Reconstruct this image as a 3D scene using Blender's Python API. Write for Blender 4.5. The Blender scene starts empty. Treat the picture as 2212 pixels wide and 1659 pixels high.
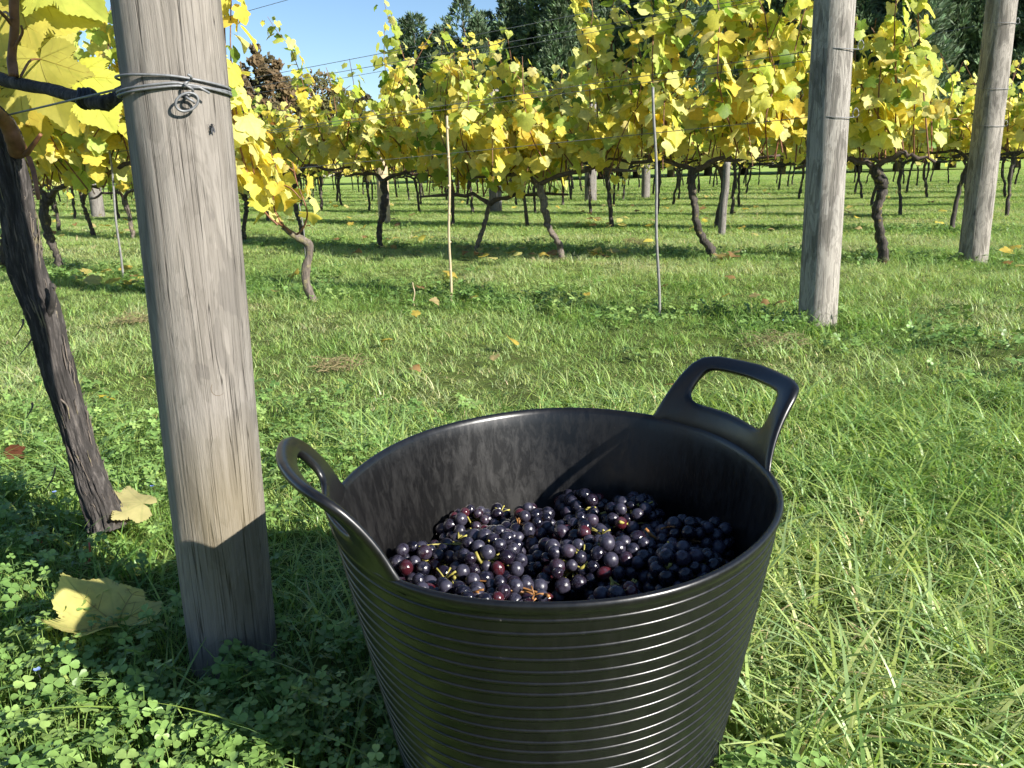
import bpy, math, random
import numpy as np
from mathutils import Vector, Matrix, noise as mnoise

random.seed(7); rng = np.random.default_rng(7)
R = math.radians
scene = bpy.context.scene
COL = scene.collection

# ------------------------------------------------------------------ camera
CAM_H, PITCH, ROLL, F = 0.68, R(14.4), R(1.5), 1790.0 / 2212.0      # F: focal length in picture widths
cp, sp_ = math.cos(PITCH), math.sin(PITCH)
fwd = Vector((0, cp, -sp_)); up0 = Vector((0, sp_, cp)); rt0 = Vector((1, 0, 0))
cr, sr = math.cos(ROLL), math.sin(ROLL)
rt = rt0 * cr - up0 * sr; up = up0 * cr + rt0 * sr
CAM = Vector((0, 0, CAM_H))
cam_data = bpy.data.cameras.new('camera')
cam_data.sensor_fit = 'HORIZONTAL'; cam_data.sensor_width = 36.0; cam_data.lens = 36.0 * F
cam_data.clip_start = 0.02; cam_data.clip_end = 3000
cam = bpy.data.objects.new('camera', cam_data); COL.objects.link(cam)
m3 = Matrix((rt, up, -fwd)).transposed()
cam.matrix_world = Matrix.Translation(CAM) @ m3.to_4x4()
scene.camera = cam

# ------------------------------------------------------------------ sky, sun, exposure
SUN_AZ, SUN_EL = 126.0, 29.0            # degrees clockwise from +Y (the view), and above the horizon
world = bpy.data.worlds.new('World'); scene.world = world; world.use_nodes = True
wn = world.node_tree; wn.nodes.clear()
w_out = wn.nodes.new('ShaderNodeOutputWorld'); w_bg = wn.nodes.new('ShaderNodeBackground')
sky = wn.nodes.new('ShaderNodeTexSky'); sky.sky_type = 'NISHITA'; sky.sun_disc = False
sky.sun_elevation = R(SUN_EL); sky.sun_rotation = R(SUN_AZ)
sky.air_density = 1.0; sky.dust_density = 0.15; sky.ozone_density = 4.0; sky.altitude = 60
w_bg.inputs['Strength'].default_value = 0.062
# thin low clouds all round the horizon
w_tc = wn.nodes.new('ShaderNodeTexCoord'); w_map = wn.nodes.new('ShaderNodeMapping')
w_map.inputs['Scale'].default_value = (2.2, 2.2, 7.0); w_map.inputs['Location'].default_value = (0.37, 0.1, 0.2)
w_no = wn.nodes.new('ShaderNodeTexNoise'); w_no.inputs['Scale'].default_value = 2.3
w_no.inputs['Detail'].default_value = 7; w_no.inputs['Roughness'].default_value = 0.58
w_rm = wn.nodes.new('ShaderNodeMapRange'); w_rm.inputs[1].default_value = 0.60; w_rm.inputs[2].default_value = 0.72
w_sep = wn.nodes.new('ShaderNodeSeparateXYZ')
w_lo = wn.nodes.new('ShaderNodeMapRange'); w_lo.inputs[1].default_value = 0.16; w_lo.inputs[2].default_value = 0.07
w_mul = wn.nodes.new('ShaderNodeMath'); w_mul.operation = 'MULTIPLY'
w_mix = wn.nodes.new('ShaderNodeMixRGB'); w_mix.inputs['Color2'].default_value = (9.0, 9.2, 9.6, 1)
L = wn.links.new
L(w_tc.outputs['Generated'], w_map.inputs['Vector']); L(w_map.outputs[0], w_no.inputs['Vector'])
L(w_no.outputs['Fac'], w_rm.inputs[0]); L(w_tc.outputs['Generated'], w_sep.inputs[0]); L(w_sep.outputs['Z'], w_lo.inputs[0])
L(w_rm.outputs[0], w_mul.inputs[0]); L(w_lo.outputs[0], w_mul.inputs[1]); L(w_mul.outputs[0], w_mix.inputs['Fac'])
L(sky.outputs[0], w_mix.inputs['Color1']); L(w_mix.outputs[0], w_bg.inputs['Color']); L(w_bg.outputs[0], w_out.inputs['Surface'])
sun_data = bpy.data.lights.new('sun', 'SUN'); sun_data.energy = 4.5; sun_data.angle = R(0.55); sun_data.color = (1.0, 0.95, 0.87)
sun = bpy.data.objects.new('sun', sun_data); COL.objects.link(sun)
az, el = R(SUN_AZ), R(SUN_EL)
SUN_DIR = Vector((math.sin(az) * math.cos(el), math.cos(az) * math.cos(el), math.sin(el)))
sun.rotation_euler = SUN_DIR.to_track_quat('Z', 'Y').to_euler(); sun.location = SUN_DIR * 50
vs = scene.view_settings
vs.view_transform = 'Standard'; vs.look = 'None'; vs.exposure = 1.35; vs.gamma = 1.0; vs.use_curve_mapping = False
scene.render.engine = 'CYCLES'
scene.cycles.max_bounces = 6; scene.cycles.diffuse_bounces = 3; scene.cycles.glossy_bounces = 2
scene.cycles.transmission_bounces = 6; scene.cycles.transparent_max_bounces = 8
scene.cycles.use_denoising = True; scene.cycles.sample_clamp_indirect = 6.0; scene.cycles.use_adaptive_sampling = True; scene.cycles.adaptive_threshold = 0.03

# ------------------------------------------------------------------ helpers
def ray(px, py):                         # photograph coordinates on a 2212 x 1659 sheet
    return (rt * ((px - 1106) / 1790) + up * (-(py - 829.5) / 1790) + fwd)
def at(px, py, Y):                       # the point at forward distance Y (metres) on that line of sight
    d = ray(px, py); return CAM + d * (Y / d.y)
def gz(x, y):
    x = np.asarray(x, float); y = np.asarray(y, float)
    a = 0.010 * np.sin(2.1 * x + 0.7 * y + 1.0) * np.sin(1.7 * y - 0.6 * x) + 0.006 * np.sin(5.3 * x + 2.0) * np.sin(4.7 * y + 1.1 * x)
    return a + 0.025 * np.sin(0.31 * x + 0.2) * np.sin(0.27 * y + 1.0) * np.clip((y - 3) / 8, 0, 1)
def gzf(x, y): return float(gz(x, y))
ROWD = Vector((-0.857, 0.515, 0))        # the direction every vine row runs in
ENDS = [Vector((-0.413, 1.07, 0)), Vector((1.34, 3.56, 0)), Vector((3.15, 5.64, 0))]
STEP = Vector((1.80, 2.13, 0))
def row_end(k): return ENDS[k].copy() if k < 3 else ENDS[2] + STEP * (k - 2)
def on_row(px, py, k):                   # where a line of sight meets the upright plane of row k
    d = ray(px, py); n = Vector((ROWD.y, -ROWD.x, 0)); e = row_end(k)
    t = (e - CAM).dot(n) / d.dot(n); return CAM + d * t

def mesh(name, V, Fs, smooth=True, mat=None, cols=None):
    me = bpy.data.meshes.new(name)
    V = np.asarray(V, np.float32).reshape(-1, 3)
    if isinstance(Fs, np.ndarray):
        n = Fs.shape[0]; k = Fs.shape[1]
        me.vertices.add(len(V)); me.vertices.foreach_set('co', V.ravel())
        me.loops.add(n * k); me.loops.foreach_set('vertex_index', Fs.astype(np.int32).ravel())
        me.polygons.add(n); me.polygons.foreach_set('loop_start', np.arange(0, n * k, k, dtype=np.int32))
        me.update(calc_edges=True)
    else:
        me.from_pydata(V.tolist(), [], Fs)
    if smooth: me.polygons.foreach_set('use_smooth', np.ones(len(me.polygons), bool))
    if mat is not None: me.materials.append(mat)
    if cols is not None:
        a = me.color_attributes.new('Col', 'FLOAT_COLOR', 'POINT')
        c = np.ones((len(V), 4), np.float32); c[:, :3] = cols; a.data.foreach_set('color', c.ravel())
    me.validate(); me.update()
    return me
def obj(name, me, parent=None, loc=None):
    o = bpy.data.objects.new(name, me); COL.objects.link(o)
    if parent is not None: o.parent = parent
    if loc is not None: o.location = loc
    return o
def tag(o, label, cat, group=None, kind=None):
    if label: o['label'] = label
    if cat: o['category'] = cat
    if group: o['group'] = group
    if kind: o['kind'] = kind
    return o
def thing(name, label, cat, loc, group=None, rz=0.0):
    o = bpy.data.objects.new(name, None); COL.objects.link(o); o.empty_display_size = 0.05
    o.location = loc; o.rotation_euler = (0, 0, rz); return tag(o, label, cat, group)

class MB:                                 # collects pieces that belong to one part
    def __init__(s): s.V = []; s.F = []; s.C = []; s.n = 0
    def add(s, V, Fs, col=None):
        V = np.asarray(V, float).reshape(-1, 3); s.V.append(V)
        s.F += [tuple(int(i) + s.n for i in f) for f in Fs]; s.n += len(V)
        s.C.append(np.tile(np.array(col if col is not None else (1, 1, 1), float), (len(V), 1)))
        return s
    def me(s, name, mat, smooth=True, cols=False):
        return mesh(name, np.concatenate(s.V), s.F, smooth, mat, np.concatenate(s.C) if cols else None)

def spline(pts, n):                       # Catmull-Rom through pts
    P = np.array([tuple(p) for p in pts], float)
    if len(P) < 3: t = np.linspace(0, 1, n)[:, None]; return P[0] * (1 - t) + P[-1] * t
    Q = np.vstack([2 * P[0] - P[1], P, 2 * P[-1] - P[-2]]); m = len(P) - 1
    out = []
    for u in np.linspace(0, m - 1e-9, n):
        i = int(u); t = u - i; a, b, c, d = Q[i], Q[i + 1], Q[i + 2], Q[i + 3]
        out.append(0.5 * (2 * b + (c - a) * t + (2 * a - 5 * b + 4 * c - d) * t * t + (3 * b - a - 3 * c + d) * t ** 3))
    return np.array(out)
def tube(path, rad, seg=8, disp=None, cap=True, closed=False):
    P = np.asarray(path, float); n = len(P)
    rad = np.full(n, rad) if np.isscalar(rad) else np.interp(np.linspace(0, 1, n), np.linspace(0, 1, len(rad)), rad)
    T = np.gradient(P, axis=0) if not closed else np.roll(P, -1, 0) - np.roll(P, 1, 0)
    T /= np.linalg.norm(T, axis=1)[:, None] + 1e-12
    a = np.array([0, 0, 1.0]) if abs(T[0, 2]) < 0.9 else np.array([1.0, 0, 0])
    N = np.cross(T[0], a); N /= np.linalg.norm(N); V = []
    th = np.arange(seg) * 2 * math.pi / seg
    for i in range(n):
        N = N - T[i] * N.dot(T[i]); N /= np.linalg.norm(N) + 1e-12; B = np.cross(T[i], N)
        r = rad[i] * (np.ones(seg) if disp is None else disp(i / (n - 1), th))
        V.append(P[i] + np.outer(np.cos(th) * r, N) + np.outer(np.sin(th) * r, B))
    V = np.concatenate(V); Fs = []
    for i in range(n if closed else n - 1):
        j2 = (i + 1) % n
        for j in range(seg):
            k = (j + 1) % seg; Fs.append((i * seg + j, i * seg + k, j2 * seg + k, j2 * seg + j))
    if cap and not closed:
        Fs.append(tuple(range(seg - 1, -1, -1))); Fs.append(tuple(range((n - 1) * seg, n * seg)))
    return V, Fs

# ------------------------------------------------------------------ materials
def new_mat(name):
    m = bpy.data.materials.new(name); m.use_nodes = True; nt = m.node_tree
    return m, nt, nt.nodes['Principled BSDF'], nt.nodes['Material Output']
def N(nt, t, **kw):
    n = nt.nodes.new(t)
    for k, v in kw.items(): setattr(n, k, v)
    return n
def ramp(nt, fac, stops):
    r = nt.nodes.new('ShaderNodeValToRGB'); e = r.color_ramp.elements
    while len(e) > 1: e.remove(e[-1])
    e[0].position = stops[0][0]; e[0].color = (*stops[0][1], 1)
    for p, c in stops[1:]: x = e.new(p); x.color = (*c, 1)
    nt.links.new(fac, r.inputs['Fac']); return r.outputs['Color']
def tex_noise(nt, vec, scale, detail=4, rough=0.55, dist=0.0):
    n = nt.nodes.new('ShaderNodeTexNoise'); n.inputs['Scale'].default_value = scale; n.inputs['Detail'].default_value = detail
    n.inputs['Roughness'].default_value = rough; n.inputs['Distortion'].default_value = dist
    nt.links.new(vec, n.inputs['Vector']); return n.outputs['Fac']
def mapped(nt, vec, scale, loc=(0, 0, 0)):
    n = nt.nodes.new('ShaderNodeMapping'); n.inputs['Scale'].default_value = scale; n.inputs['Location'].default_value = loc
    nt.links.new(vec, n.inputs['Vector']); return n.outputs[0]
def mixc(nt, fac, a, b, mode='MIX'):
    n = nt.nodes.new('ShaderNodeMixRGB'); n.blend_type = mode
    for s, v in ((n.inputs['Fac'], fac), (n.inputs['Color1'], a), (n.inputs['Color2'], b)):
        if isinstance(v, (int, float)): s.default_value = v
        elif isinstance(v, tuple): s.default_value = (*v, 1)
        else: nt.links.new(v, s)
    return n.outputs[0]
def math_(nt, op, a, b=0.0, clamp=False):
    n = nt.nodes.new('ShaderNodeMath'); n.operation = op; n.use_clamp = clamp
    for s, v in ((n.inputs[0], a), (n.inputs[1], b)):
        if isinstance(v, (int, float)): s.default_value = v
        else: nt.links.new(v, s)
    return n.outputs[0]
def bump(nt, h, strength, dist, bsdf):
    b = nt.nodes.new('ShaderNodeBump'); b.inputs['Strength'].default_value = strength; b.inputs['Distance'].default_value = dist
    nt.links.new(h, b.inputs['Height']); nt.links.new(b.outputs[0], bsdf.inputs['Normal']); return b
def coords(nt, out='Object'):
    return nt.nodes.new('ShaderNodeTexCoord').outputs[out]
def geo_pos(nt): return nt.nodes.new('ShaderNodeNewGeometry').outputs['Position']
def leafy(name, source, trans=0.45, rough=0.5, spec=0.3, vary=0.25, nscale=60.0, tboost=(1.28, 1.24, 1.0)):
    m, nt, b, out = new_mat(name)
    if source == 'object': c = N(nt, 'ShaderNodeObjectInfo').outputs['Color']
    elif source == 'attr': c = N(nt, 'ShaderNodeAttribute', attribute_name='Col').outputs['Color']
    else: c = source(nt)
    if source == 'object':                 # veins that fan out from the leaf stalk, and a few brown spots
        o = coords(nt); sx = N(nt, 'ShaderNodeSeparateXYZ'); nt.links.new(o, sx.inputs[0])
        rr_ = math_(nt, 'SQRT', math_(nt, 'ADD', math_(nt, 'MULTIPLY', sx.outputs['X'], sx.outputs['X']), math_(nt, 'MULTIPLY', sx.outputs['Y'], sx.outputs['Y'])))
        an = math_(nt, 'ABSOLUTE', math_(nt, 'ARCTAN2', sx.outputs['X'], sx.outputs['Y'])); ds = None
        for a_ in (0.0, 0.45, 0.92, 1.75):
            q = math_(nt, 'ADD', math_(nt, 'MULTIPLY', rr_, math_(nt, 'ABSOLUTE', math_(nt, 'SINE', math_(nt, 'SUBTRACT', an, a_)))), 0.012 if a_ == 0.45 else 0.0)
            ds = q if ds is None else math_(nt, 'MINIMUM', ds, q)
        c = mixc(nt, ramp(nt, ds, [(0.008, (0.32, 0.32, 0.32)), (0.03, (0, 0, 0))]), c, mixc(nt, 1.0, c, (0.62, 0.72, 0.6), 'MULTIPLY'))
        sp = tex_noise(nt, geo_pos(nt), 30, 4, 0.7); c = mixc(nt, ramp(nt, sp, [(0.66, (0, 0, 0)), (0.72, (0.75, 0.75, 0.75))]), c, (0.30, 0.15, 0.04))
    n = tex_noise(nt, geo_pos(nt), nscale, 3, 0.6)
    v = ramp(nt, n, [(0.3, (1 - vary,) * 3), (0.7, (1 + vary * 0.3,) * 3)])
    c = mixc(nt, 1.0, c, v, 'MULTIPLY')
    nt.links.new(c, b.inputs['Base Color']); b.inputs['Roughness'].default_value = rough
    b.inputs['Specular IOR Level'].default_value = spec
    t = N(nt, 'ShaderNodeBsdfTranslucent'); nt.links.new(mixc(nt, 1.0, c, tboost, 'MULTIPLY'), t.inputs['Color'])
    mx = N(nt, 'ShaderNodeMixShader'); mx.inputs['Fac'].default_value = trans
    nt.links.new(b.outputs[0], mx.inputs[1]); nt.links.new(t.outputs[0], mx.inputs[2]); nt.links.new(mx.outputs[0], out.inputs['Surface'])
    return m
M = {}
M['leaf_obj'] = leafy('vine_leaf', 'object', 0.52, 0.5, 0.25, 0.18, 45)
M['leaf_mass'] = leafy('vine_leaf_mass', 'attr', 0.52, 0.5, 0.25, 0.15, 40)
M['needles'] = leafy('needles', 'attr', 0.15, 0.6, 0.2, 0.35, 3.0)
def grass_col(nt):
    a = N(nt, 'ShaderNodeAttribute', attribute_name='tint', attribute_type='INSTANCER').outputs['Fac']
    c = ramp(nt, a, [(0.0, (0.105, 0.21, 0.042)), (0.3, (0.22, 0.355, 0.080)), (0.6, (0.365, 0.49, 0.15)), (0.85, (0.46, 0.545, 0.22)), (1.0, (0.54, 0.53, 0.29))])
    vc = N(nt, 'ShaderNodeAttribute', attribute_name='Col').outputs['Color']
    return mixc(nt, 1.0, c, vc, 'MULTIPLY')
M['grass'] = leafy('grass_blade', grass_col, 0.45, 0.40, 0.45, 0.2, 25, (1.1, 1.1, 0.7))
def clover_col(nt):
    a = N(nt, 'ShaderNodeAttribute', attribute_name='tint', attribute_type='INSTANCER').outputs['Fac']
    c = ramp(nt, a, [(0.0, (0.10, 0.20, 0.05)), (0.5, (0.21, 0.34, 0.09)), (1.0, (0.36, 0.47, 0.15))])
    vc = N(nt, 'ShaderNodeAttribute', attribute_name='Col').outputs['Color']
    return mixc(nt, 1.0, c, vc, 'MULTIPLY')
M['clover'] = leafy('clover_leaf', clover_col, 0.3, 0.42, 0.4, 0.2, 120, (1.1, 1.1, 0.7))
def hay_col(nt):
    return ramp(nt, N(nt, 'ShaderNodeObjectInfo').outputs['Random'], [(0, (0.36, 0.29, 0.15)), (1, (0.30, 0.27, 0.13))])
M['hay'] = leafy('dry_grass', hay_col, 0.2, 0.7, 0.2, 0.4, 120)

def make_wood(name, light, mid, dark, stain=None, seed=0.0):
    m, nt, b, out = new_mat(name); o = coords(nt)
    fine = tex_noise(nt, mapped(nt, o, (320, 320, 9), (seed, 0, 0)), 1.0, 8, 0.75)
    streak = tex_noise(nt, mapped(nt, o, (70, 70, 3.2), (seed, 3, 0)), 1.0, 5, 0.6, 0.4)
    flame = tex_noise(nt, mapped(nt, o, (24, 24, 5.5), (0, seed, 1)), 1.0, 3, 0.5, 0.9)
    flame = math_(nt, 'ADD', flame, math_(nt, 'MULTIPLY', math_(nt, 'SUBTRACT', fine, 0.5), 0.10))
    big = tex_noise(nt, mapped(nt, o, (9, 9, 3.0), (seed, 1, 5)), 1.0, 3)
    c = ramp(nt, flame, [(0.33, dark), (0.395, dark), (0.405, mid), (0.465, mid), (0.475, light), (0.555, light), (0.562, mid), (0.61, tuple((x + y) / 2 for x, y in zip(mid, light))), (0.618, light), (0.75, tuple(x * 1.1 for x in light))])
    c = mixc(nt, 0.5, c, ramp(nt, streak, [(0.3, (0.55, 0.53, 0.51)), (0.5, (1, 1, 1)), (0.8, (1.08, 1.07, 1.05))]), 'MULTIPLY')
    c = mixc(nt, 0.48, c, ramp(nt, fine, [(0.34, (0.35, 0.33, 0.31)), (0.48, (0.95, 0.95, 0.95)), (0.7, (1.3, 1.3, 1.3))]), 'MULTIPLY')
    c = mixc(nt, 0.5, c, ramp(nt, big, [(0.3, (0.72, 0.73, 0.75)), (0.7, (1.05, 1.03, 1.0))]), 'MULTIPLY')
    crack = tex_noise(nt, mapped(nt, o, (150, 150, 1.3), (seed + 9, 0, 0)), 1.0, 2, 0.4)
    cl = ramp(nt, math_(nt, 'ABSOLUTE', math_(nt, 'SUBTRACT', crack, 0.5)), [(0.0, (0.12, 0.11, 0.10)), (0.010, (0.75, 0.75, 0.75)), (0.018, (1, 1, 1))])
    brk = tex_noise(nt, mapped(nt, o, (30, 30, 3), (seed, 20, 0)), 1.0, 2)
    cl = mixc(nt, ramp(nt, brk, [(0.42, (0, 0, 0)), (0.50, (1, 1, 1))]), (1, 1, 1), cl)
    c = mixc(nt, 0.95, c, cl, 'MULTIPLY')
    if stain:                              # an algae stain low on the post: centre, size, colour
        (sx, sy, sz), rad, col = stain
        vm = N(nt, 'ShaderNodeVectorMath', operation='DISTANCE'); nt.links.new(mapped(nt, o, (1, 1, 0.45)), vm.inputs[0]); vm.inputs[1].default_value = (sx, sy, sz * 0.45)
        d = math_(nt, 'ADD', vm.outputs['Value'], math_(nt, 'MULTIPLY', math_(nt, 'SUBTRACT', big, 0.5), 0.05))
        f = ramp(nt, d, [(rad * 0.4, (0.4, 0.4, 0.4)), (rad, (0, 0, 0))])
        c = mixc(nt, f, c, col)
    nt.links.new(c, b.inputs['Base Color']); b.inputs['Roughness'].default_value = 0.82; b.inputs['Specular IOR Level'].default_value = 0.25
    h = math_(nt, 'ADD', math_(nt, 'MULTIPLY', fine, 0.5), math_(nt, 'MULTIPLY', streak, 0.6))
    h = math_(nt, 'ADD', h, math_(nt, 'MULTIPLY', cl, 0.5))
    bump(nt, h, 0.8, 0.005, b)
    return m
def simple(name, col, rough=0.6, metal=0.0, spec=0.4, nscale=0, vary=0.3, bumpd=0):
    m, nt, b, out = new_mat(name)
    b.inputs['Roughness'].default_value = rough; b.inputs['Metallic'].default_value = metal; b.inputs['Specular IOR Level'].default_value = spec
    if nscale:
        n = tex_noise(nt, coords(nt), nscale, 5)
        c = ramp(nt, n, [(0.3, tuple(x * (1 - vary) for x in col)), (0.7, tuple(x * (1 + vary) for x in col))])
        nt.links.new(c, b.inputs['Base Color'])
        if bumpd: bump(nt, n, 0.6, bumpd, b)
    else: b.inputs['Base Color'].default_value = (*col, 1)
    return m
def make_bark(name, dark, mid, lichen, s=1.0, lich=0.0):
    m, nt, b, out = new_mat(name); o = coords(nt)
    f = tex_noise(nt, mapped(nt, o, (110 * s, 110 * s, 14 * s)), 1.0, 7, 0.7, 0.6)
    g = tex_noise(nt, o, 22 * s, 5, 0.6)
    c = ramp(nt, f, [(0.3, tuple(x * 0.45 for x in dark)), (0.5, dark), (0.72, mid)])
    if lich: c = mixc(nt, ramp(nt, g, [(0.60 - lich * 0.1, (0, 0, 0)), (0.66, (0.9, 0.9, 0.9))]), c, lichen)
    nt.links.new(c, b.inputs['Base Color']); b.inputs['Roughness'].default_value = 0.8; b.inputs['Specular IOR Level'].default_value = 0.3
    bump(nt, f, 0.8, 0.006 / s, b); return m
M['bark_near'] = make_bark('bark_dark', (0.042, 0.037, 0.034), (0.145, 0.128, 0.116), (0.2, 0.19, 0.1), 1.0)
M['bark'] = make_bark('bark', (0.05, 0.042, 0.036), (0.13, 0.108, 0.09), (0.2, 0.17, 0.07), 0.8, 0.25)
M['bark_pale'] = make_bark('bark_pale', (0.12, 0.098, 0.08), (0.23, 0.19, 0.155), (0.24, 0.21, 0.10), 0.8, 0.5)
M['bark_lichen'] = make_bark('bark_lichen', (0.05, 0.042, 0.036), (0.14, 0.115, 0.095), (0.24, 0.17, 0.05), 0.8, 0.35)
M['cane'] = simple('cane_bark', (0.17, 0.075, 0.036), 0.55, 0, 0.4, 60, 0.4)
M['cane_grey'] = simple('cane_grey', (0.085, 0.062, 0.05), 0.75, 0, 0.3, 60, 0.4)
M['wire'] = simple('galvanised_wire', (0.20, 0.205, 0.21), 0.6, 0.4, 0.5, 200, 0.25)
M['trunk'] = simple('tree_trunk', (0.09, 0.07, 0.05), 0.9, 0, 0.2, 4, 0.3)
M['post_near'] = make_wood('post_wood_near', (0.258, 0.234, 0.204), (0.218, 0.197, 0.170), (0.178, 0.161, 0.140), ((0.030, -0.05, 0.26), 0.085, (0.15, 0.115, 0.04)), 0.0)
M['post_a'] = make_wood('post_wood_a', (0.335, 0.312, 0.275), (0.24, 0.22, 0.193), (0.17, 0.157, 0.136), None, 4.0)
M['post_b'] = make_wood('post_wood_b', (0.315, 0.288, 0.25), (0.23, 0.21, 0.18), (0.16, 0.146, 0.125), None, 8.0)
M['post_far'] = make_wood('post_wood_far', (0.22, 0.205, 0.185), (0.18, 0.165, 0.15), (0.13, 0.12, 0.11), None, 2.0)
M['bamboo'] = simple('bamboo', (0.42, 0.34, 0.21), 0.5, 0, 0.4, 25, 0.25)
M['rod'] = simple('grey_rod', (0.20, 0.195, 0.185), 0.6, 0.2, 0.4, 40, 0.3)
M['black_tie'] = simple('black_tie', (0.02, 0.02, 0.022), 0.5)

# ------------------------------------------------------------------ ground
def make_ground():
    def axis(lo, hi, fine):
        a = [0.0]
        while a[-1] < hi: a.append(a[-1] + max(fine, abs(a[-1]) * 0.06))
        b = [0.0]
        while b[-1] > lo: b.append(b[-1] - max(fine, abs(b[-1]) * 0.06))
        return np.array(sorted(set(b + a)))
    xs = axis(-700, 700, 0.12); ys = axis(-300, 1200, 0.12)
    X, Y = np.meshgrid(xs, ys); V = np.stack([X, Y, gz(X, Y)], -1).reshape(-1, 3); nx = len(xs)
    i, j = np.meshgrid(np.arange(len(ys) - 1), np.arange(nx - 1), indexing='ij'); q = (i * nx + j).ravel()
    Fq = np.stack([q, q + 1, q + nx + 1, q + nx], -1)
    m, nt, b, out = new_mat('turf'); p = geo_pos(nt)
    n1 = tex_noise(nt, p, 1.3, 6); n2 = tex_noise(nt, p, 35, 6, 0.7)
    c = ramp(nt, n1, [(0.3, (0.06, 0.09, 0.02)), (0.7, (0.10, 0.14, 0.03))])
    c = mixc(nt, ramp(nt, n2, [(0.45, (0, 0, 0)), (0.7, (0.8, 0.8, 0.8))]), c, (0.055, 0.045, 0.022))
    far = N(nt, 'ShaderNodeSeparateXYZ'); nt.links.new(p, far.inputs[0])
    f = N(nt, 'ShaderNodeMapRange'); f.inputs[1].default_value = 18; f.inputs[2].default_value = 45; nt.links.new(far.outputs['Y'], f.inputs[0])
    c = mixc(nt, f.outputs[0], c, (0.27, 0.37, 0.08))
    nt.links.new(c, b.inputs['Base Color']); b.inputs['Roughness'].default_value = 0.95; b.inputs['Specular IOR Level'].default_value = 0.1
    bump(nt, n2, 0.7, 0.02, b)
    tag(obj('ground', mesh('ground', V, Fq, True, m)), 'mown grassy vineyard floor', None, None, 'structure')
make_ground()

# ------------------------------------------------------------------ leaves
HALF = [(0.0, 0.0), (0.07, -0.15), (0.24, -0.25), (0.43, -0.16), (0.53, 0.0), (0.47, 0.13), (0.59, 0.26), (0.62, 0.41), (0.50, 0.50), (0.37, 0.56), (0.31, 0.69), (0.16, 0.82), (0.0, 0.94)]
HALF2 = [(0.0, 0.0), (0.06, -0.14), (0.22, -0.26), (0.40, -0.20), (0.56, -0.04), (0.44, 0.10), (0.56, 0.22), (0.72, 0.40), (0.52, 0.44), (0.33, 0.48), (0.36, 0.66), (0.18, 0.80), (0.0, 1.02)]
def leaf_geo(teeth=0, fold=0.25, curl=0.3, jag=0.0, seed=0, wave=0.05):
    r = random.Random(seed); H_ = HALF2 if teeth >= 5 else HALF
    half = [(x * (1 + r.uniform(-jag, jag)), y + r.uniform(-jag, jag) * 0.3) for x, y in H_]
    half[0] = H_[0]; half[-1] = H_[-1]
    def refine(h):
        if not teeth: return h
        o = []
        for si, ((x0, y0), (x1, y1)) in enumerate(zip(h[:-1], h[1:])):
            dx, dy = x1 - x0, y1 - y0; l = math.hypot(dx, dy); nxn, nyn = dy / l, -dx / l
            for k in range(teeth):
                t = k / teeth; a = (0.0 if si < 2 else min(0.03, l / teeth * (1.15 if teeth >= 5 else 0.9)) if k % 2 else 0.0) * r.uniform(0.5, 1.1)
                o.append((x0 + dx * t + nxn * a, y0 + dy * t + nyn * a))
        return o + [h[-1]]
    right = refine(half); half2 = [(x * (1 + r.uniform(-jag, jag) * 0.5), y) for x, y in half]; left = refine(half2)
    out = right + [(-x, y) for x, y in left[-2:0:-1]]
    rings = [1.0] if not teeth else [0.55, 1.0] if teeth < 5 else [0.25, 0.45, 0.65, 0.82, 1.0]
    c = (0.0, 0.16); V = [(c[0], c[1])]
    sm = [tuple(sum(out[(k + d) % len(out)][q] for d in (-2, -1, 0, 1, 2)) / 5 for q in (0, 1)) for k in range(len(out))] if teeth >= 5 else out
    for s in rings: V += [(c[0] + (x - c[0]) * s, c[1] + (y - c[1]) * s) for x, y in (out if s == 1.0 else sm)]
    wx, wy = r.uniform(3, 6), r.uniform(3, 6); ph = r.uniform(0, 6)
    zf = lambda x, y: fold * math.sqrt(x * x + 0.0009) - curl * (y - 0.2) ** 2 - 0.25 * x * x + wave * math.sin(wx * x + ph) * math.sin(wy * y + ph)
    leaf_geo.zf = zf
    W = [(x, y, zf(x, y)) for x, y in V]
    n = len(out); Fs = [(0, 1 + k, 1 + (k + 1) % n) for k in range(n)]
    for q in range(1, len(rings)):
        a, b2 = 1 + (q - 1) * n, 1 + q * n
        for k in range(n): Fs.append((a + k, b2 + k, b2 + (k + 1) % n)); Fs.append((a + k, b2 + (k + 1) % n, a + (k + 1) % n))
    return np.array(W, float), np.array(Fs, int)
def vein_mb(zf):
    vm = MB()
    for (ex, ey) in [(0, 0.95), (0.60, 0.36), (-0.60, 0.36), (0.46, -0.08), (-0.46, -0.08)]:
        vm.add(*tube([(ex * t, ey * t, zf(ex * t, ey * t)) for t in np.linspace(0, 0.97, 12)], [0.010, 0.003], 5, None, False))
        for t0, dx, dy in ((0.35, -0.16, 0.14), (0.35, 0.16, 0.14), (0.6, -0.12, 0.12), (0.6, 0.12, 0.12)):
            L_ = math.hypot(ex, ey); ux, uy = ex / L_, ey / L_; px_, py_ = ex * t0, ey * t0; qx, qy = dx * uy + dy * ux, -dx * ux + dy * uy
            vm.add(*tube([(px_ + qx * t, py_ + qy * t, zf(px_ + qx * t, py_ + qy * t)) for t in np.linspace(0, 1, 5)], [0.005, 0.002], 4, None, False))
    return vm
LEAF = [leaf_geo(0, random.uniform(-0.1, 0.5), random.uniform(-0.1, 0.7), 0.12, 40 + i) for i in range(7)]
LEAFT = [leaf_geo(2, random.uniform(-0.1, 0.5), random.uniform(-0.1, 0.7), 0.12, 40 + i) for i in range(7)]
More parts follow.
